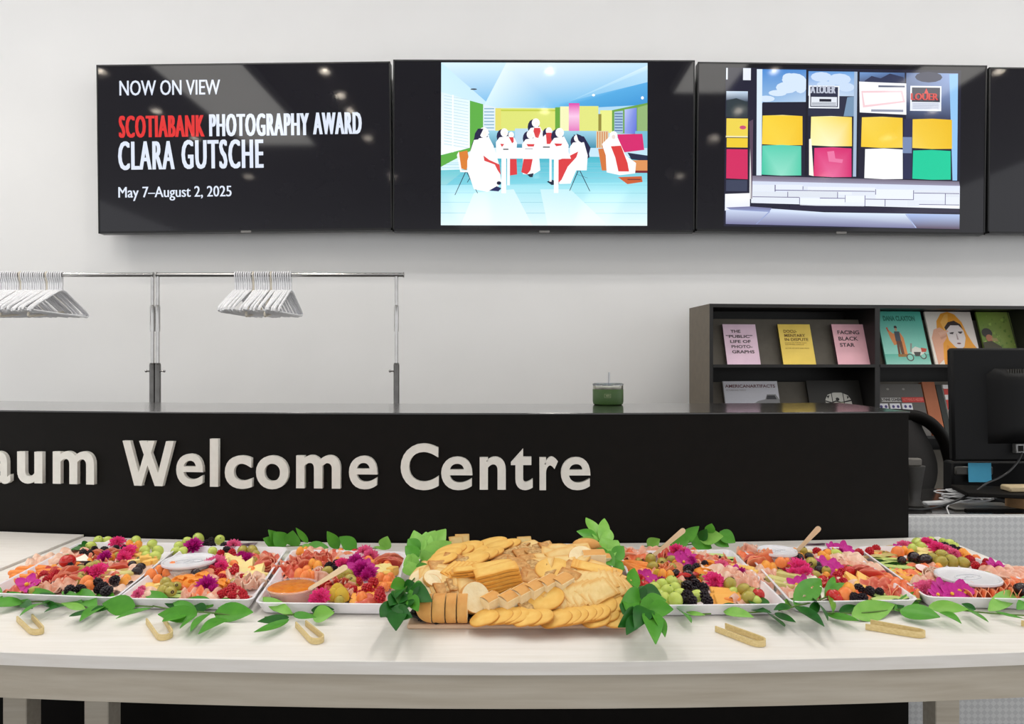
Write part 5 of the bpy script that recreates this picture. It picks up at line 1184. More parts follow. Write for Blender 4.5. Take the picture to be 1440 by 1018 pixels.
"""raspberry 1208 777 1.2;raspberry 1215 773 1.2;raspberry 1223 775 1.2;raspberry 1232 771 1.1;raspberry 1217 780 1.2;raspberry 1209 782 1;raspberry 1203 776;raspberry 1226 780;raspberry 1237 773;
melon_slice 1236 778 1 0;melon_slice 1243 783 1.1 .1;melon_slice 1228 785 1 .1;light_carnation 1270 768 .9;light_carnation 1277 767 .7;orchid 1263 770 .6;
grape 1290 764 1.2;grape 1296 769 1.1;grape 1283 771 1;grape 1309 761 1.1;grape 1334 766 1.2;grape 1302 763 1;grape 1342 769 1;grape 1326 762 .9;melon_slice 1253 771 .8 0;
papaya 1262 779 1.2;melon 1272 777 1.2;melon 1281 780 1.1;cheese_stick 1275 773 1 -.3;cheese_stick 1268 771 1 -.2;pale_cheese 1297 775 1.2;pale_cheese 1304 777 1.2;pale_cheese 1290 772 1.1;pale_cheese 1296 781 1;
black_olive 1285 784 1.3;black_olive 1301 787 1.4;black_olive 1268 788 1;black_olive 1262 788 .9;carnation 1303 766 1.2;carnation 1317 773 1.3;light_carnation 1332 775 1;light_carnation 1341 779 .9;small_mum 1311 769 .9;orchid 1299 763 .6;
blackberry 1328 768 1.2;blackberry 1339 772 1.2;blackberry 1350 775 1.1;blackberry 1323 765;blackberry 1345 775;blackberry 1313 763 1;
olive 1312 785 1.2;olive 1324 780 1.3;olive 1323 790 1.3;olive 1338 789 1.4;olive 1355 791 1.3;olive 1346 788 1.2;olive 1331 786 1.2;olive 1317 789 1.1;olive 1363 793 1.2;olive 1348 795 1.1;
melon 1354 781 1.3;melon 1361 785 1.1;raspberry 1364 787 1.3;raspberry 1372 795 1.1;raspberry 1380 794 1.2;raspberry 1388 792 1.2;raspberry 1377 799;raspberry 1384 797;papaya 1372 788 .9;raspberry 1392 796;
orchid 1398 797 1;orchid 1407 800 .9;small_mum 1402 801 .9;
cucumber 1248 786 1.1 -.3;cucumber 1240 792 1 .1;cucumber 1256 797 1.2 -.1;cucumber 1274 798 1 .0;cucumber 1262 790 1 -.3;cucumber 1247 798 1;
matchstick 1280 792 1.2;matchstick 1287 790 1.2;matchstick 1283 796 1.2;matchstick 1292 793 1.2;matchstick 1277 789 1.2;matchstick 1288 798 1.1;matchstick 1295 797;
orange_slice_cheese 1259 803 1 .7;orange_slice_cheese 1264 806 1.1 .7;orange_slice_cheese 1269 808 1.1 .7;orange_slice_cheese 1274 811 1.1 .7;orange_slice_cheese 1280 813 1.1 .7;orange_slice_cheese 1286 814 1.1 .7;orange_slice_cheese 1281 808 1 .7;orange_slice_cheese 1290 808 1 .7;
radish 1297 799 1.3 0;radish_slice 1303 795 1.3;radish_slice 1309 794 1.3;radish_slice 1316 795 1.2;radish_slice 1312 800 1.2;radish_slice 1319 799 1.2;radish_slice 1307 802 1.2;
rose_pale 1307 810 1;rose_pale 1315 806 .9;rose_ham 1300 815 .8;drape2_pale 1298 822 1;drape2_ham 1310 818 1;
drape_red 1330 822 .9 0;drape_red 1342 826 .9 0;drape_salmon 1320 820 .8;light_carnation 1300 829 1.2;light_carnation 1312 826 1;orchid 1326 832 1.35;orchid 1349 833 1.3;orchid 1338 836 1.1;orchid 1357 835 1;orchid 1318 837 1;
taco_salmon 1363 830 1 1.3;taco_salmon 1369 832 1 1.3;taco_salmon 1375 831 1 1.3;taco_salmon 1381 832 1 1.3;taco_salmon 1387 830 1 1.25;taco_salmon 1393 831 1 1.2;taco_salmon 1399 829 1 1.15;taco_salmon 1405 829 1 1.1;taco_salmon 1411 827 1.05 1.05;taco_salmon 1417 827 1.05 1;taco_salmon 1423 825 1.05 .95;taco_salmon 1429 826 1.05 .9;taco_salmon 1435 828 1 .9;taco_salmon 1365 838 .9 1.3;taco_salmon 1378 838 .9 1.3;taco_salmon 1391 838 .9 1.3;taco_salmon 1404 837 .9 1.2;taco_salmon 1417 836 .9 1.1;taco_salmon 1430 835 .9 1;
drape_ham 1410 811 1.2 -.3;drape_ham 1423 812 1.2 -.4;drape_ham 1434 816 1.1;drape_ham 1400 805 .9;drape_pale 1416 804 1;taco_ham 1408 819 1;drape_ham 1432 806 1;drape_salmon 1442 822 1;black_olive 1438 830 1.5;drape_ham 1446 812 1"""
]
for ti, txt in enumerate(DATA):
    for e in txt.replace('\n', '').split(';'):
        f = e.split()
        if not f: continue
        k = f[0]; px, py = float(f[1]), float(f[2]); s = float(f[3]) if len(f) > 3 else 1.0
        rz = float(f[4]) if len(f) > 4 else None
        kw = {}
        if k == 'orchid': s *= .84
        if k in FLW: kw = dict(rx=R(38), lift=.016, rz=(rz if rz is not None else rnd.uniform(-.5,.5)))
        elif k == 'radish_slice' and len(f) > 5: kw = dict(rx=R(70), rz=0.2, lift=.012)
        elif k in ('radish_slice','fig','radish','yellow_slice','orange_slice_cheese','cheese_triangle','pale_triangle','apricot','brie'): kw = dict(rx=R(22), rz=rz if rz is not None else rnd.uniform(-.6,.6))
        elif k.startswith('drape'): kw = dict(rx=R(14), rz=rz if rz is not None else rnd.uniform(-.7,.7), lift=.006)
        elif k.startswith('rose'): kw = dict(rx=R(30), rz=rz, lift=.004)
        elif k == 'basil': kw = dict(rx=R(20), rz=rz, lift=.018)
        elif rz is not None: kw = dict(rz=rz)
        if k in ROUND and any(k2 == k and w2 == ti and ((px-x2)/(9.2*s))**2+((py-y2)/(5.4*s))**2 < 1 for o2, k2, w2, x2, y2 in PLACED): continue
        item(k, px, py, s, where=ti, **kw)
# fill the beds of the platters so that the food lies packed
fillk = [('drape_ham','drape_pale','carrot','melon','olive','pale_cheese','drape2_salami','blackberry'), ('drape_pale','papaya','raspberry','pale_cheese','olive','drape2_ham'), ('drape_salami','melon','olive','drape2_salami','pale_cheese','raspberry','papaya'),
         ('drape_ham','olive','carrot','drape2_ham','grape','blackberry','melon'), ('drape_salmon','drape_pale','melon','olive','raspberry','cheese_cube'), ('melon','drape_salmon','olive','cucumber','cheese_cube','drape2_ham')]
for ti, c in enumerate(TRW):
    q = random.Random(50+ti)
    for k in range(46):
        u, v = q.uniform(.13,.87), q.uniform(.10,.92)
        if ti == 1 and u < .3 and v > .45: continue
        if ti == 2 and u < .42 and v < .35: continue
        p = (c[0]*(1-u)+c[1]*u)*(1-v)+(c[3]*(1-u)+c[2]*u)*v
        kind = fillk[ti][q.randrange(len(fillk[ti]))]; hh = INFO[kind][3]
        z = FLOOR+hh+.001; px = CX+p.x/p.y*F; py = CY+(EYE-z)/p.y*F
        if kind in ROUND and any(((px-x2)/10)**2+((py-y2)/6)**2 < 1 for o2, k2, w2, x2, y2 in PLACED if k2 in ROUND): continue
        item(kind, px, py, 1.0, where=ti, lift=.001)
# labels: every piece counted from the left within its kind, depth and platter
TS = ['leftmost platter', 'second platter', 'third platter', 'fourth platter', 'fifth platter', 'rightmost platter']
grp = {}
def depth(py): return 'back' if py < 783 else 'middle' if py < 815 else 'front'
for o, kind, w, px, py in PLACED: grp.setdefault((w, INFO[kind][1], depth(py)), []).append((px, py, o, kind))
for (w, desc, dep), L in grp.items():
    L.sort(key=lambda a: (a[0], a[1]))
    for i, (px, py, o, kind) in enumerate(L):
        lab = '%s, %s from left, %s of the %s' % (desc, ordw(i), dep, TS[w]) if len(L) > 1 else '%s at the %s of the %s' % (desc, dep, TS[w])
        tag(o, lab, INFO[kind][2], '%s on the %s' % (desc+'s', TS[w]))

# ------------------------------------------------------------ cups, lids, sticks
def dipcup(px, py, r, label, tiltx=0):
    p = P(px, py, FLOOR+.036)
    t = thing('dip_cup', label, 'dip cup', (p.x, p.y, FLOOR), (tiltx, 0, .3))
    MB().lathe([(r*.78,0),(r*.8,.001),(r*.95,.03),(r*.93,.03),(r*.78,.002)],32,cap=False).build('cup', m_clearc, t)
    MB().lathe([(0,.003),(r*.8,.004),(r*.88,.022),(0,.022)],24,cap=False).build('dip', m_dip, t)
    mb = MB(); mb.lathe([(r*.97,.029),(r*1.02,.030),(r*1.03,.034),(r,.0365),(r*.95,.0360),(r*.90,.0325),(r*.5,.032),(0,.032)],40,cap=False); mb.build('lid', m_lidp, t)
    mb = MB(); mb.tube([(r*.42*cos(a)*1.2, r*.26*sin(a), .0335) for a in [2*pi*i/24 for i in range(24)]], .0014, 6, closed=True)
    mb.tube([(-r*.2,-.004,.0335),(0,.004,.0338),(r*.2,-.002,.0335)], .0014, 6); mb.build('lid_emboss', m_lidp, t)
dipcup(266, 787, .058, 'round plastic dip cup with translucent lid in the second platter from the left')
dipcup(1361, 809, .062, 'round plastic dip cup with translucent lid, largest, in the rightmost platter')
dipcup(1093, 773, .046, 'round plastic dip cup at the back of the fifth platter, behind the apricots')
p = P(411, 826, FLOOR+.03)
jb = thing('jam_bowl', 'clear bowl of orange jam at the front left of the third platter', 'bowl', (p.x, p.y, FLOOR))
MB().lathe([(.038,0),(.04,.001),(.051,.03),(.053,.034),(.0515,.035),(.049,.03),(.037,.003),(0,.003)],36,cap=False).build('bowl', m_clearc, jb)
MB().lathe([(0,.0035),(.0365,.0035),(.0492,.031),(.047,.0325),(.02,.031),(0,.033)],36,cap=False).build('jam', m_jam, jb)
def stick(a, b, label):
    a, b = V(a), V(b); d = (b-a); L = d.length
    dx = d.normalized(); dz = V((0,-.95,.45)); dz = (dz-dx*dz.dot(dx)).normalized(); dy = dz.cross(dx)
    M_ = Mx(((dx.x,dy.x,dz.x,a.x),(dx.y,dy.y,dz.y,a.y),(dx.z,dy.z,dz.z,a.z),(0,0,0,1)))
    mb = MB(); n_ = 10; vs = []; fs = []
    prof = [(0,.0025),(.004,.0042),(L*.3,.0042),(L*.7,.0058),(L-.006,.0066),(L-.002,.005),(L,.002)]
    for x, w in prof: vs += [(x,-w,-.0009),(x,w,-.0009),(x,w,.0009),(x,-w,.0009)]
    for i in range(len(prof)-1):
        for k in range(4): q = (k+1) % 4; fs.append((i*4+k, i*4+q, i*4+4+q, i*4+4+k))
    fs += [(0,3,2,1), tuple((len(prof)-1)*4+k for k in range(4))]
    mb.add(vs, [tuple(reversed(f)) for f in fs])
    o = mb.build('wooden_spoon_stick', m_stick, smooth=False); o.matrix_world = M_
    tag(o, label, 'spoon')
stick(P(434,829,.787), P(488,796,.815), 'flat wooden stick lying out of the orange jam bowl in the third platter')
stick(P(913,786,.775), PY(963,744,1.70), 'flat wooden stick leaning up from the back of the platter right of the bread board')
stick(P(1116,780,.775), PY(1153,741,1.72), 'flat wooden stick leaning up from the fifth platter')

# ------------------------------------------------------------ bamboo tongs
def tongs(a, b, c, d, label):
    """a,b: open ends and bend of first arm; c,d second arm (pixels)"""
    A, B_, C_, D_ = [P(x, y, TZ+.006) for x, y in (a, b, c, d)]
    pts = [A.lerp(B_, t) for t in (0,.25,.5,.75,.92)]
    ax = ((B_-A).normalized()+(D_-C_).normalized()).normalized(); m = (B_+D_)/2; rr = (D_-B_).length/2
    e0 = A.lerp(B_,.92); e1 = C_.lerp(D_,.92); mid = (e0+e1)/2; hw = (e1-e0)/2; ex = (B_-A).length*.08+rr*.2
    for k in range(1, 8): t = pi*k/8; pts.append(mid-hw*cos(t)+ax*ex*sin(t)*1.6)
    pts += [D_.lerp(C_, t) for t in (.08,.25,.5,.75,1)]
    o = MB().tube(pts, 0, rect=(.0028,.0105), up=(0,0,1)).build('bamboo_tongs', m_bamboo, smooth=False)
    tag(o, label, 'tongs', 'small bamboo tongs along the table front')
tongs((24,870),(43,888),(45,867),(62,886),'small bamboo tongs at the left picture edge, in front of the leftmost platter')
tongs((206,873),(222,896),(230,870),(243,891),'small bamboo tongs in front of the second platter from the left')
tongs((416,878),(437,901),(430,876),(456,897),'small bamboo tongs in front of the third platter from the left')
tongs((1006,884),(1061,905),(1020,880),(1075,900),'small bamboo tongs in front of the platter right of the bread board')
tongs((1217,881),(1290,893),(1224,875),(1296,888),'small bamboo tongs in front of the fifth platter, lying nearly sideways')
tongs((1436,876),(1490,886),(1440,871),(1494,881),'bamboo tongs cut off by the right picture edge')
# printed cards at the back
def card(pts, label, seed):
    q = random.Random(seed); w = [P(x, y, TZ+.0012) for x, y in pts]
    mb = MB(); mb.sheet(lambda u, v: w[0].lerp(w[1],u).lerp(w[3].lerp(w[2],u),v)+V((0,0,.001*sin(u*7+seed))), 10, 3, .0004)
    o = mb.build('printed_card', mat('printed_card', (190,170,180), (90,60,76), rough=.4, scale=45, contrast=.25)); tag(o, label, 'card')
card(((322,767.5),(355,768),(362,763.5),(326,763)), 'dark printed card lying behind the second platter from the left', 1)
card(((1132,766.5),(1160,767),(1160,764),(1135,763.5)), 'narrow printed card lying behind the fifth platter', 2)
card(((1162,767),(1186,767),(1180,764),(1162,764)), 'second printed card behind the fifth platter, nearer the right', 3)
# ------------------------------------------------------------ bread board
y0, y1 = P(720, 878.5, TZ+.009).y, 1.76
xl, xr = P(572, 879, TZ+.009).x, P(882, 879, TZ+.009).x
board = MB().box((xl, y0, TZ+.0006), (xr, y1, TZ+.009), None, .002).build('cutting_board', mat('board_wood', (226,196,168), (208,172,142), rough=.55, scale=8, stretch=(2,20,20), bump=.1), smooth=False)
tag(board, 'wooden board under the heap of crackers and bread in the middle of the table', 'board')
BT = TZ+.0095
def hB(x, y):
    t = min(1, max(0, (y-y0-.01)/.15)); e = min(1, max(0, (min(x-xl, xr-x))/.06+.25)); bk = min(1, max(0, (y1-y)/.06+.35))
    return BT+.006+(.052*sin(t*pi/2)*min(1, e))*bk
m_crk = [mat('golden_cracker', (244,204,116), (236,184,88), attr=True, rough=.6, scale=60, bump=.3, bscale=160), mat('pale_cracker', (242,214,152), (230,194,124), attr=True, rough=.65, scale=50, bump=.3, bscale=160),
         mat('seeded_cracker', (222,188,130), (176,130,76), attr=True, rough=.75, scale=150, bump=.5, bscale=260, contrast=.3), mat('brown_cracker', (226,178,112), (184,128,68), attr=True, rough=.7, scale=110, bump=.4, bscale=200)]
m_crust = mat('bread_crust', (232,176,100), (212,146,72), rough=.6, scale=30, bump=.3, bscale=120)
m_crumb = mat('bread_crumb', (248,232,194), (240,216,168), rough=.85, scale=90, bump=.5, bscale=200)
EDGE = (.72,.47,.24)
def disc(r, h, n=20, sx_=1, wav=0):
    mb = MB(); pr = [(r*.9,-h/2),(r,-h*.15),(r,h*.2),(r*.93,h/2),(r*.5,h*.42),(0,h*.5)]
    mb.lathe([(0,-h/2)]+pr, n, None, (sx_,1), cap=False)
    mb.c = [EDGE if (.93*r < sqrt((x/sx_)**2+y*y) and z < h*.3) or z < 0 else ((.95,.88,.75) if sqrt((x/sx_)**2+y*y) > .8*r else (1,1,.9999)) for x, y, z in mb.v]
    if wav: mb.v = [(x*(1+wav*cos(18*math.atan2(y,x))), y*(1+wav*cos(18*math.atan2(y,x))), z+.0012*cos(3*x/r)) for x, y, z in mb.v]
    return mb
def slab(a, b, h, wav=.0006, seed=0):
    q = random.Random(seed); p = q.random()*6
    return MB().sheet(lambda u, v: (a*(u-.5), b*(v-.5), h/2+wav*sin(9*u+p)*cos(7*v)-.0012*(2*abs(u-.5))**4-.0012*(2*abs(v-.5))**4), 8, 6, h, None, lambda u, v: (.90,.68,.42) if min(u,1-u) < .01 or min(v,1-v) < .01 else (1,1,.9999))
K = {}
K['round'] = ('round_cracker','round golden cracker',[disc(.0285,.0048,24,1,.008).mesh('round_cracker', m_crk[0])],'cracker')
K['oval'] = ('oval_cracker','oval golden cracker',[disc(.027,.0048,24,1.18).mesh('oval_cracker', m_crk[0])],'cracker')
K['pale'] = ('pale_cracker','pale square cracker',[slab(.052,.048,.004,seed=1).mesh('pale_cracker', m_crk[1])],'cracker')
K['seed'] = ('seeded_cracker','speckled seeded cracker',[slab(.048,.036,.0035,seed=2).mesh('seeded_cracker', m_crk[2])],'cracker')
K['rect'] = ('rectangular_cracker','long golden rectangular cracker',[slab(.072,.034,.0042,seed=3).mesh('rectangular_cracker', m_crk[0])],'cracker')
K['brown'] = ('brown_crispbread','brown grainy crispbread',[slab(.044,.040,.005,.001,seed=4).mesh('brown_crispbread', m_crk[3])],'cracker')
K['big'] = ('flatbread_cracker','large pale flatbread cracker',[slab(.062,.052,.0035,.0016,seed=5).mesh('flatbread_cracker', m_crk[1])],'cracker')
def breadslice(r, h, sx_=1.0):
    mb = MB(); n = 22; mb.cur = 0
    mb.lathe([(r*.96,-h/2),(r,-h/2+.001),(r,h/2-.001),(r*.96,h/2)], n, None, (sx_,1), cap=False); mb.cur = 1
    mb.lathe([(0,-h/2),(r*.96,-h/2)], n, None, (sx_,1), cap=False); mb.lathe([(r*.96,h/2),(r*.5,h/2+.0006),(0,h/2)], n, None, (sx_,1), cap=False)
    return mb.mesh('bread_slice', [m_crust, m_crumb])
K['slice'] = ('bread_slice','round white bread slice with crust',[breadslice(.026,.014)],'bread')
K['thin'] = ('toast_round','thin round toasted bread slice',[breadslice(.024,.008,1.1)],'bread')
mb = MB(); mb.cur = 0; mb.sheet(lambda u, v: (.036*(u-.5), .030*(v-.5), .012+.004*(1-(2*v-1)**2)), 6, 6); mb.cur = 1
mb.box((-.018,-.015,-.013),(.018,.015,.0125)); K['chunk'] = ('bread_chunk','cut white bread chunk with golden crust',[mb.mesh('bread_chunk', [m_crust, m_crumb], False)],'bread')
mb = MB(); mb.ball((.04,.026,.018),18,10); K['roll'] = ('bread_roll','crusty brown bread roll end',[mb.mesh('bread_roll', m_crust)],'bread')
BP = []
q = random.Random(77)
def bput(kind, px, py, rz=0, tx=0, ty=0, dz=0, s=1.0, zc=None):
    nm, desc, ms, cat = K[kind]
    if zc is None:
        z = .80
        for _ in range(10): p = P(px, py, z); z = .5*z+.5*(hB(p.x, min(p.y, y1))+.006+dz)
    else: z = zc
    p = P(px, py, z)
    M_ = Mx.Translation(p) @ Euler((R(tx), R(ty), rz)).to_matrix().to_4x4() @ Mx.Diagonal((s,s,s,1))
    o = put(nm, ms[0]); o.matrix_world = M_; BP.append((o, kind, px, py)); return o
# support: broken crackers heaped on the board
mb = MB()
for k in range(420):
    x, y = q.uniform(xl+.015, xr-.015), q.uniform(y0+.02, y1-.02); top = hB(x, y)-.010
    z = q.uniform(BT+.004, max(BT+.006, top))
    mb.box((-.022,-.018,-.002),(.022,.018,.002), Mx.Translation((x,y,z)) @ Euler((q.uniform(-.25,.25),q.uniform(-.25,.25),q.uniform(0,3))).to_matrix().to_4x4())
o = mb.build('cracker_pieces', m_crk[3], smooth=False); tag(o, 'heap of cracker pieces underneath the fanned crackers on the board', 'crackers', kind='stuff')
# front loaf, sliced, lying along the board edge
m_loaf = [m_crust, m_crumb]
def loafseg(pxa, pxb, dome, label):
    zc = BT+.0265; Yc = P(620, 858, zc).y+.012
    xa = (pxa-CX)/F*(Yc-.02); xb = (pxb-CX)/F*(Yc-.02); mb = MB(); n = 22; ry, rz = .030, .0262
    def ring(x, k): return [(x, Yc+ry*k*cos(2*pi*i/n), zc+rz*k*max(-1,(sin(2*pi*i/n)))) for i in range(n)]
    if dome: rings = [ring(xa+(xb-xa)*t, sqrt(max(0, 1-(1-t)**2))*.98+.02) for t in (0,.04,.12,.25,.45,.7,1)]
    else: rings = [ring(xa,.96), ring(xa+.0015,1), ring(xb-.0015,1), ring(xb,.96)]
    vs = [p for r in rings for p in r]; fs = []
    for j in range(len(rings)-1):
        for i in range(n): k = (i+1) % n; fs.append((j*n+i, (j+1)*n+i, (j+1)*n+k, j*n+k))
    mb.add(vs, [tuple(reversed(f)) for f in fs]); mb.cur = 1; mb.add(rings[0], [tuple(range(n))]); mb.add(rings[-1], [tuple(reversed(range(n)))])
    o = mb.build('loaf_slice' if not dome else 'loaf_end', m_loaf); tag(o, label, 'bread', 'sliced loaf at the front of the board')
loafseg(583, 606.5, True, 'rounded golden end of the sliced loaf at the front left corner of the board')
loafseg(608, 625, False, 'first loaf slice right of the rounded loaf end')
loafseg(627, 641, False, 'second loaf slice right of the rounded loaf end')
loafseg(643, 657, False, 'third loaf slice right of the rounded loaf end, next to the white bread face')
bput('slice', 667, 841, .5, 62, 0, .016, 1.15)
for i, (x, y) in enumerate(((690,846),(716,845),(735,836),(753,830),(771,823),(791,821))): bput('chunk', x, y, .75, 12, -10, .012, 1.0 if i else .9)
# front fans of round crackers
for i, (x, y) in enumerate(((679,869),(699,867),(711,866),(723,866),(739,869),(756,868))): bput('round', x+2, y, 0, 9, -14, .004+.001*i, 1.0)
for i, (x, y) in enumerate(((780,870),(793,868),(803,867),(815,865),(824,863),(834,862))): bput('round', x+2, y, 0, 9, -15, .004+.001*i, 1.08)
bput('round', 838, 869, 0, 16, -12, .004, 1.0); bput('round', 866, 870, .3, 12, -4, .002, 1.05)
bput('round', 850, 864, 0, 10, -8, .006, 1); bput('round', 868, 862, .3, 8, 6, .004, 1)
for i, (x, y) in enumerate(((845,852),(856,850),(868,846),(880,848))): bput('round', x, y-1, .2, 16, -14, .006, 1.1)
# second tier: overlapping square crackers
bput('oval', 768, 842, .1, 24, -14, .012, 1.15)
for i in range(13):
    t = i/12; bput('big' if i % 3 else 'pale', 784+88*t, 841-14*t-1.5*sin(t*3), .5, 30, -16, .012+.0006*i, .9)
bput('seed', 746, 851, .4, 16, 0, .008, .95)
for i in range(8): bput('pale', 812+i*8, 822-i*.2+.8*(i % 2), .55, 22, -14, .008+.001*i, 1)
# centre fan of long crackers standing on their edges
for i in range(6): bput('rect', 704-i*1.4, 825-i*5.0, .25+.05*(i%2)-.02*i, 6, -10, .004+.0064*i, 1.2)
for i in range(2): bput('rect', 686+i*7, 799-i*4.2, .12+.08*i, 8, -5, .020+.0066*i, 1.15)
for i in range(4): bput('rect', 650+i*3, 811-i*4, .02+.07*(i%2), 4, -4, .006+.006*i, .85)
for i in range(6): bput('rect', 636+i*6, 800+i*.2, 1.0, 24, -14, .012, .7)
# back left round crackers
for x, y, s, rz in ((690,764,1.25,0),(712,766,1.1,.1),(700,768,1.15,0),(655,771,1.3,.2),(665,776,1.1,.1),(645,775,1.1,.3),(662,787,1.3,.2),(676,782,1.25,.1),(684,779,1.25,0),(628,780,1.1,.4),(622,786,1.05,.3),(634,774,1.15,.3)): bput('oval', x, y, rz, 5, -13, .012, s)
for x, y, k in ((619,797,'brown'),(629,803,'brown'),(613,815,'thin'),(625,812,'pale'),(640,824,'seed'),(627,830,'brown'),(654,814,'pale'),(645,792,'seed'),(636,789,'brown'),(607,806,'pale'),(600,800,'pale'),(614,805,'big'),(650,832,'seed'),(665,820,'big'),(672,812,'oval'),(604,837,'thin'),(640,838,'big'),(646,822,'seed'),(622,822,'pale'),(658,828,'seed'),
                ):
    bput(k, x, y, q.uniform(-.6,.6), q.uniform(14,34), q.uniform(-16,12), .008, 1)
bput('thin', 594, 813, .2, 22, -10, .006, 1.05); bput('slice', 604, 826, .1, 48, -12, .006, 1.0)
for x, y, k, s in ((706,786,'brown',1),(720,780,'seed',1),(738,780,'brown',1),(725,792,'brown',.9),(711,795,'seed',.9),(736,773,'seed',1),(762,770,'seed',1.1),(773,771,'brown',1),(748,768,'pale',1),(728,768,'seed',1),(744,788,'brown',.9),(714,788,'seed',.9),(732,797,'brown',.9),(756,779,'seed',1),
                (752,811,'brown',1.25),(741,805,'seed',1.1),(764,803,'seed',1),(779,801,'oval',1.3),(760,796,'pale',1),(797,785,'big',1.2),(780,782,'pale',1.1),(808,780,'big',1.1),(788,792,'big',1.1),(820,786,'pale',1.1),(805,800,'brown',1),(812,793,'seed',1),(770,786,'pale',1),(792,773,'seed',1),(815,774,'pale',1),(806,790,'big',1),(798,812,'brown',1),(786,776,'big',1),(820,806,'seed',1),(740,818,'brown',.9),(728,812,'brown',.9),(750,797,'seed',1)):
    bput(k, x, y, q.uniform(-.7,.7), q.uniform(10,32), q.uniform(-14,14), .010, s)
for i in range(7): bput('rect', 826+i*4.5, 796+i*1.0, -.2, 16, 10, .012+.001*i, .9)
for i in range(6): bput('big', 812+i*8, 812+i*1.2, .2, 20, -8, .010+.001*i, 1)
for i in range(5): bput('big', 842+i*7, 803+i*5, -.5, 24, 14, .012, .95)
bput('chunk', 834, 787, .1, 4, 0, .010, 1.3); bput('chunk', 845, 790, .1, 4, 0, .006, 1.1); bput('slice', 818, 786, .5, 35, -20, .012, 1.1); bput('roll', 824, 766, .1, 4, 0, .010, .8); bput('roll', 838, 772, -.3, 4, 0, .004, .7)
bput('pale', 650, 760, .1, 60, 0, .004, .7); bput('pale', 642, 763, .4, 60, 0, .002, .7); bput('pale', 738, 763, .2, 50, 0, .004, .7)
gb = {}
for o, kind, px, py in BP: gb.setdefault((kind, 'back' if py < 785 else 'middle' if py < 835 else 'front'), []).append((px, py, o))
for (kind, dep), L in gb.items():
    L.sort(key=lambda a: a[:2])
    for i, (px, py, o) in enumerate(L):
        tag(o, '%s, %s from left, %s of the cracker board' % (K[kind][1], ordw(i), dep), K[kind][3], K[kind][1]+'s on the cracker board')

# ------------------------------------------------------------ leafy branches
lr = random.Random(31)
def leaf(parent, a, b, wpx, m, arch=.15, face_=None):
    a, b = V(a), V(b); d = b-a; L = d.length
    if L < .004: return
    d.normalize(); w = wpx*(a.y+b.y)/2/F*1.5
    up = V((lr.uniform(-.35,.35), -1, lr.uniform(.5,1.1))) if face_ is None else V(face_)
    nrm = (up-d*up.dot(d)).normalized(); side = d.cross(nrm)
    fold = lr.uniform(.12,.3); cu = lr.uniform(-.10,.18)
    def f(u, v):
        s_ = math.sin(pi*min(.99, .03+.97*u**.82))**.85
        return a+d*L*u+side*(w*.5*(2*v-1)*s_)+nrm*(L*cu*(u-u*u)*1.5+fold*w*.5*abs(2*v-1)*s_-.0)
    MB().sheet(f, 8, 4, .0003).build('leaf', m_leafs[m], parent)
def branch(label, stem, leaves, dark=1, pt=None, group='leafy green branches laid around the platters', mats=None):
    t = thing('leafy_branch', label, 'branch', (0,0,0), group=group)
    sp = [pt(*s) for s in stem]
    t.location = (0,0,0)
    MB().tube(smooth_pts(sp, 4), .0016, 6).build('stem', m_stem, t)
    for L in leaves:
        bx_, by_, tx_, ty_, w = L[:5]; m = L[5] if len(L) > 5 else dark
        leaf(t, pt(bx_, by_), pt(tx_, ty_, 1), w, m)
    return t
def flat(zb, zt=None):
    zt = zb+.012 if zt is None else zt
    return lambda px, py, tip=0: P(px, py, (zt if tip else zb)+lr.uniform(-.001,.003))
FL = flat(TZ+.010, TZ+.018); FLH = flat(TZ+.022, TZ+.034)
branch('leafy branch at the left picture edge in front of the leftmost platter', [(-20,852),(20,848),(60,846),(95,851)], [(32,846,-16,853,16),(2,846,-12,828,14),(40,848,0,834,12),(83,843,40,828,9),(73,848,28,866,11),(32,848,46,856,9,2),(88,845,56,834,7,2),(95,852,62,861,6,2),(60,847,85,853,6,2)], 1, FL)
branch('leafy branch in front of the leftmost platter, right of its middle', [(100,848),(130,853),(165,851),(215,853)], [(117,850,87,832,10),(136,853,108,830,14),(120,856,86,848,7,0),(146,852,112,874,13),(126,858,97,867,9,2),(160,848,136,828,12),(190,853,144,849,19),(212,855,163,870,10),(200,851,178,845,7,2),(152,854,125,863,8,2)], 1, FL)
branch('leafy branch in front of the second platter from the left', [(215,852),(250,858),(300,862),(330,866)], [(238,850,202,832,12),(277,864,222,864,17),(277,863,243,846,11),(300,852,262,842,12),(276,866,253,884,9),(298,862,268,888,13),(318,871,279,892,13),(302,862,356,861,19),(304,851,330,846,10),(290,856,272,853,9,2),(255,853,230,846,8,2),(262,862,228,874,12)], 1, FL)
branch('leafy branch between the second and third platters at the table front', [(372,868),(412,864),(440,864),(470,860)], [(412,865,367,840,10,0),(406,868,362,874,9,2),(406,871,357,889,11),(412,864,445,868,7),(440,867,470,862,17,0),(438,858,470,857,9,2),(400,858,376,850,8,0)], 1, FL)
branch('leafy branch in front of the platter right of the bread board', [(1020,862),(1060,861),(1095,857)], [(1018,860,1060,868,11,0),(1070,858,1060,836,20,2),(1047,853,1085,862,10,2),(1080,862,1103,881,16,2),(1090,862,1119,875,8,2),(1095,856,1121,842,9,0),(1012,854,1046,854,8,2),(1040,858,1018,851,7)], 1, FL)
branch('leafy branch rising over the front of the fifth platter', [(1095,858),(1120,852),(1145,846),(1166,838)], [(1117,851,1154,814,20,1),(1120,853,1159,881,13,2),(1143,842,1164,873,10,2),(1160,840,1173,811,8,1),(1165,836,1188,820,9),(1167,838,1171,861,8),(1110,852,1088,858,8,2),(1150,846,1140,866,9,2)], 1, FLH)
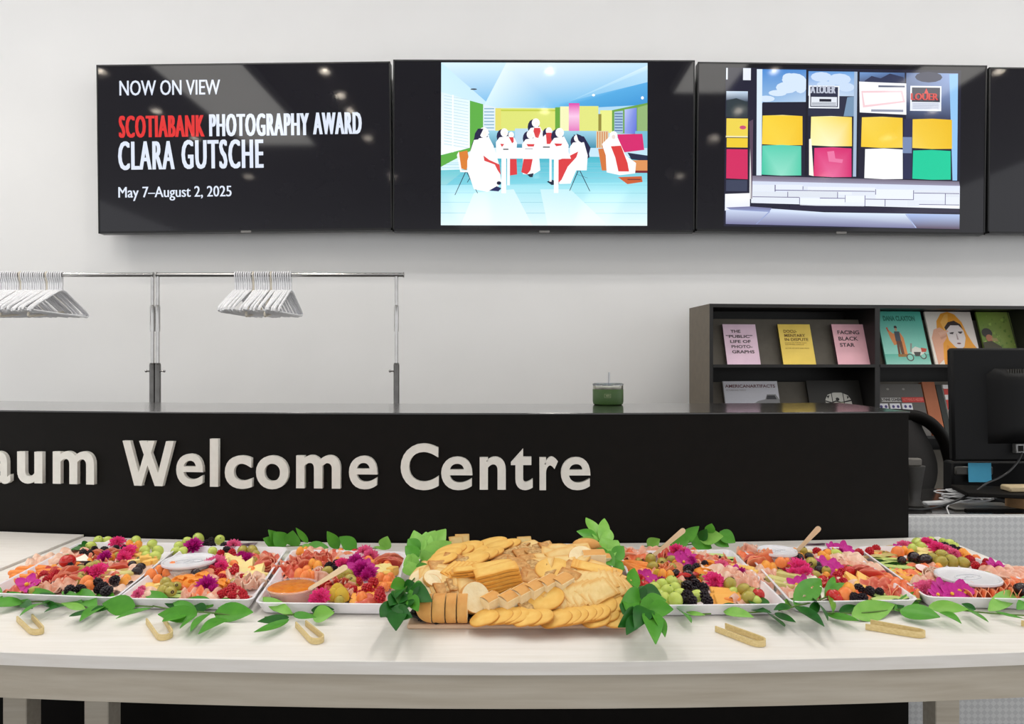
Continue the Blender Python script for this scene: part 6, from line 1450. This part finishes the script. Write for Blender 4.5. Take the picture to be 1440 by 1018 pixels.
branch('leafy branch in front of the fifth platter towards the rightmost', [(1160,862),(1210,862),(1262,857),(1300,855)], [(1163,862,1208,873,13),(1198,866,1258,850,20,0),(1258,858,1305,829,13),(1266,858,1322,868,22),(1306,853,1362,857,13,0),(1322,861,1352,877,9),(1250,855,1272,846,11,2),(1180,860,1205,852,8,2)], 1, FL)
branch('leafy branch at the right picture edge in front of the rightmost platter', [(1350,858),(1390,862),(1450,866)], [(1358,856,1390,875,9),(1390,859,1430,831,14,0),(1430,857,1456,838,11),(1400,860,1440,870,5,1),(1372,857,1352,849,7,2)], 1, FL)
branch('small sprig in front of the platter right of the bread board', [(945,850),(970,862),(1000,863)], [(952,857,972,876,12,1),(966,861,992,865,6,0),(955,856,975,852,6,2)], 1, FL)
def back(Y): return lambda px, py, tip=0: PY(px, py, Y-(.012 if tip else 0)+lr.uniform(-.006,.006))
branch('leafy sprig standing behind the third platter, at its left', [(380,768.5),(405,768),(432,767)], [(398,768,377,745,11),(392,766,370,757,11,1),(402,767,385,748,15),(412,768,412,746,16,1),(433,763,416,742,6),(430,769,462,770,13),(398,768,378,769,7),(424,768,440,775,8,0)], 1, back(1.875))
branch('leafy sprig standing behind the third platter, at its right', [(470,771),(500,771),(545,771)], [(476,771,460,747,11,1),(501,772,477,755,14),(540,772,545,754,13,0),(545,772,525,769,4,0)], 1, back(1.87))
branch('leafy sprig standing behind the platter right of the bread board', [(905,768),(945,768),(985,764),(1020,762)], [(911,768,928,758,12,0),(945,769,970,759,14,1),(958,763,983,740,12),(996,749,1001,736,10),(983,757,1017,754,16,0),(972,759,1001,771,18,1),(1012,748,1034,763,14,1),(1002,758,1025,769,13),(985,760,994,744,10,2),(950,768,930,768,8)], 1, back(1.87))
def lean1(px, py, tip=0): z = .785+(812-py)/66*.062; return P(px, py, z+(.006 if tip else 0))
branch('pale green leafy branch against the left side of the bread board', [(578,812),(586,800),(593,785),(600,765)], [(592,786,582,746,18,0),(594,784,599,748,20,0),(595,782,627,744,20,0),(594,784,635,762,16,0),(593,788,628,771,20,0),(592,792,617,792,20,0),(590,790,572,790,16,0),(588,784,570,768,14,1),(584,802,573,780,16,0),(580,810,576,790,17,0),(584,806,606,796,14,1),(590,776,574,758,14,1),(598,770,612,746,14,0),(592,788,608,780,16,0)], 0, lean1)
def low(zb): return lambda px, py, tip=0: P(px, py, zb+(.008 if tip else 0)+lr.uniform(-.002,.004))
branch('dark green leafy bunch at the front left corner of the bread board', [(584,812),(572,825),(564,840),(558,860)], [(572,822,549,826,17,1),(576,830,608,846,20,2),(578,828,598,830,15,1),(575,836,588,860,13,1),(566,836,548,852,18,2),(562,845,535,868,20,2),(560,858,557,887,19,2),(556,862,580,868,17,2),(570,834,560,850,20,2),(568,826,586,822,12,2),(574,844,566,860,17,2),(580,838,602,834,15,2),(548,858,566,868,18,2),(565,830,556,842,14,2)], 2, low(.80))
def lean2(px, py, tip=0): z = .785+(815-py)/87*.075; return P(px, py, z+(.004 if tip else 0))
branch('leafy branch rising along the right side of the bread board', [(870,815),(862,795),(852,775),(840,748)], [(842,756,824,728,12,0),(847,764,850,729,12,0),(840,758,811,747,11,1),(843,766,813,758,11,0),(851,766,858,745,12,0),(848,758,864,782,16,0),(857,778,869,760,13,0),(862,787,877,768,14,1),(857,782,831,777,13,1),(846,780,864,796,17,1),(864,800,875,790,15,1),(869,812,857,805,12,1),(845,762,836,744,12,0),(856,770,846,756,13,0)], 0, lean2)
branch('dark green leafy bunch between the bread board and the platter on its right', [(872,812),(884,828),(900,845),(915,868)], [(888,830,892,799,14,1),(888,834,878,818,16,2),(906,838,872,850,22,1),(898,834,930,838,20,2),(905,848,937,844,17,1),(912,858,947,857,18,1),(896,862,869,882,18,2),(898,866,881,893,14,2),(910,856,893,886,20,2),(914,862,922,906,20,1),(920,862,935,896,13,1),(890,842,880,858,16,1),(902,842,915,826,16,2),(900,852,925,852,17,1),(908,842,893,832,16,2),(914,868,905,872,10,1),(884,850,876,864,14,2)], 1, low(.795))
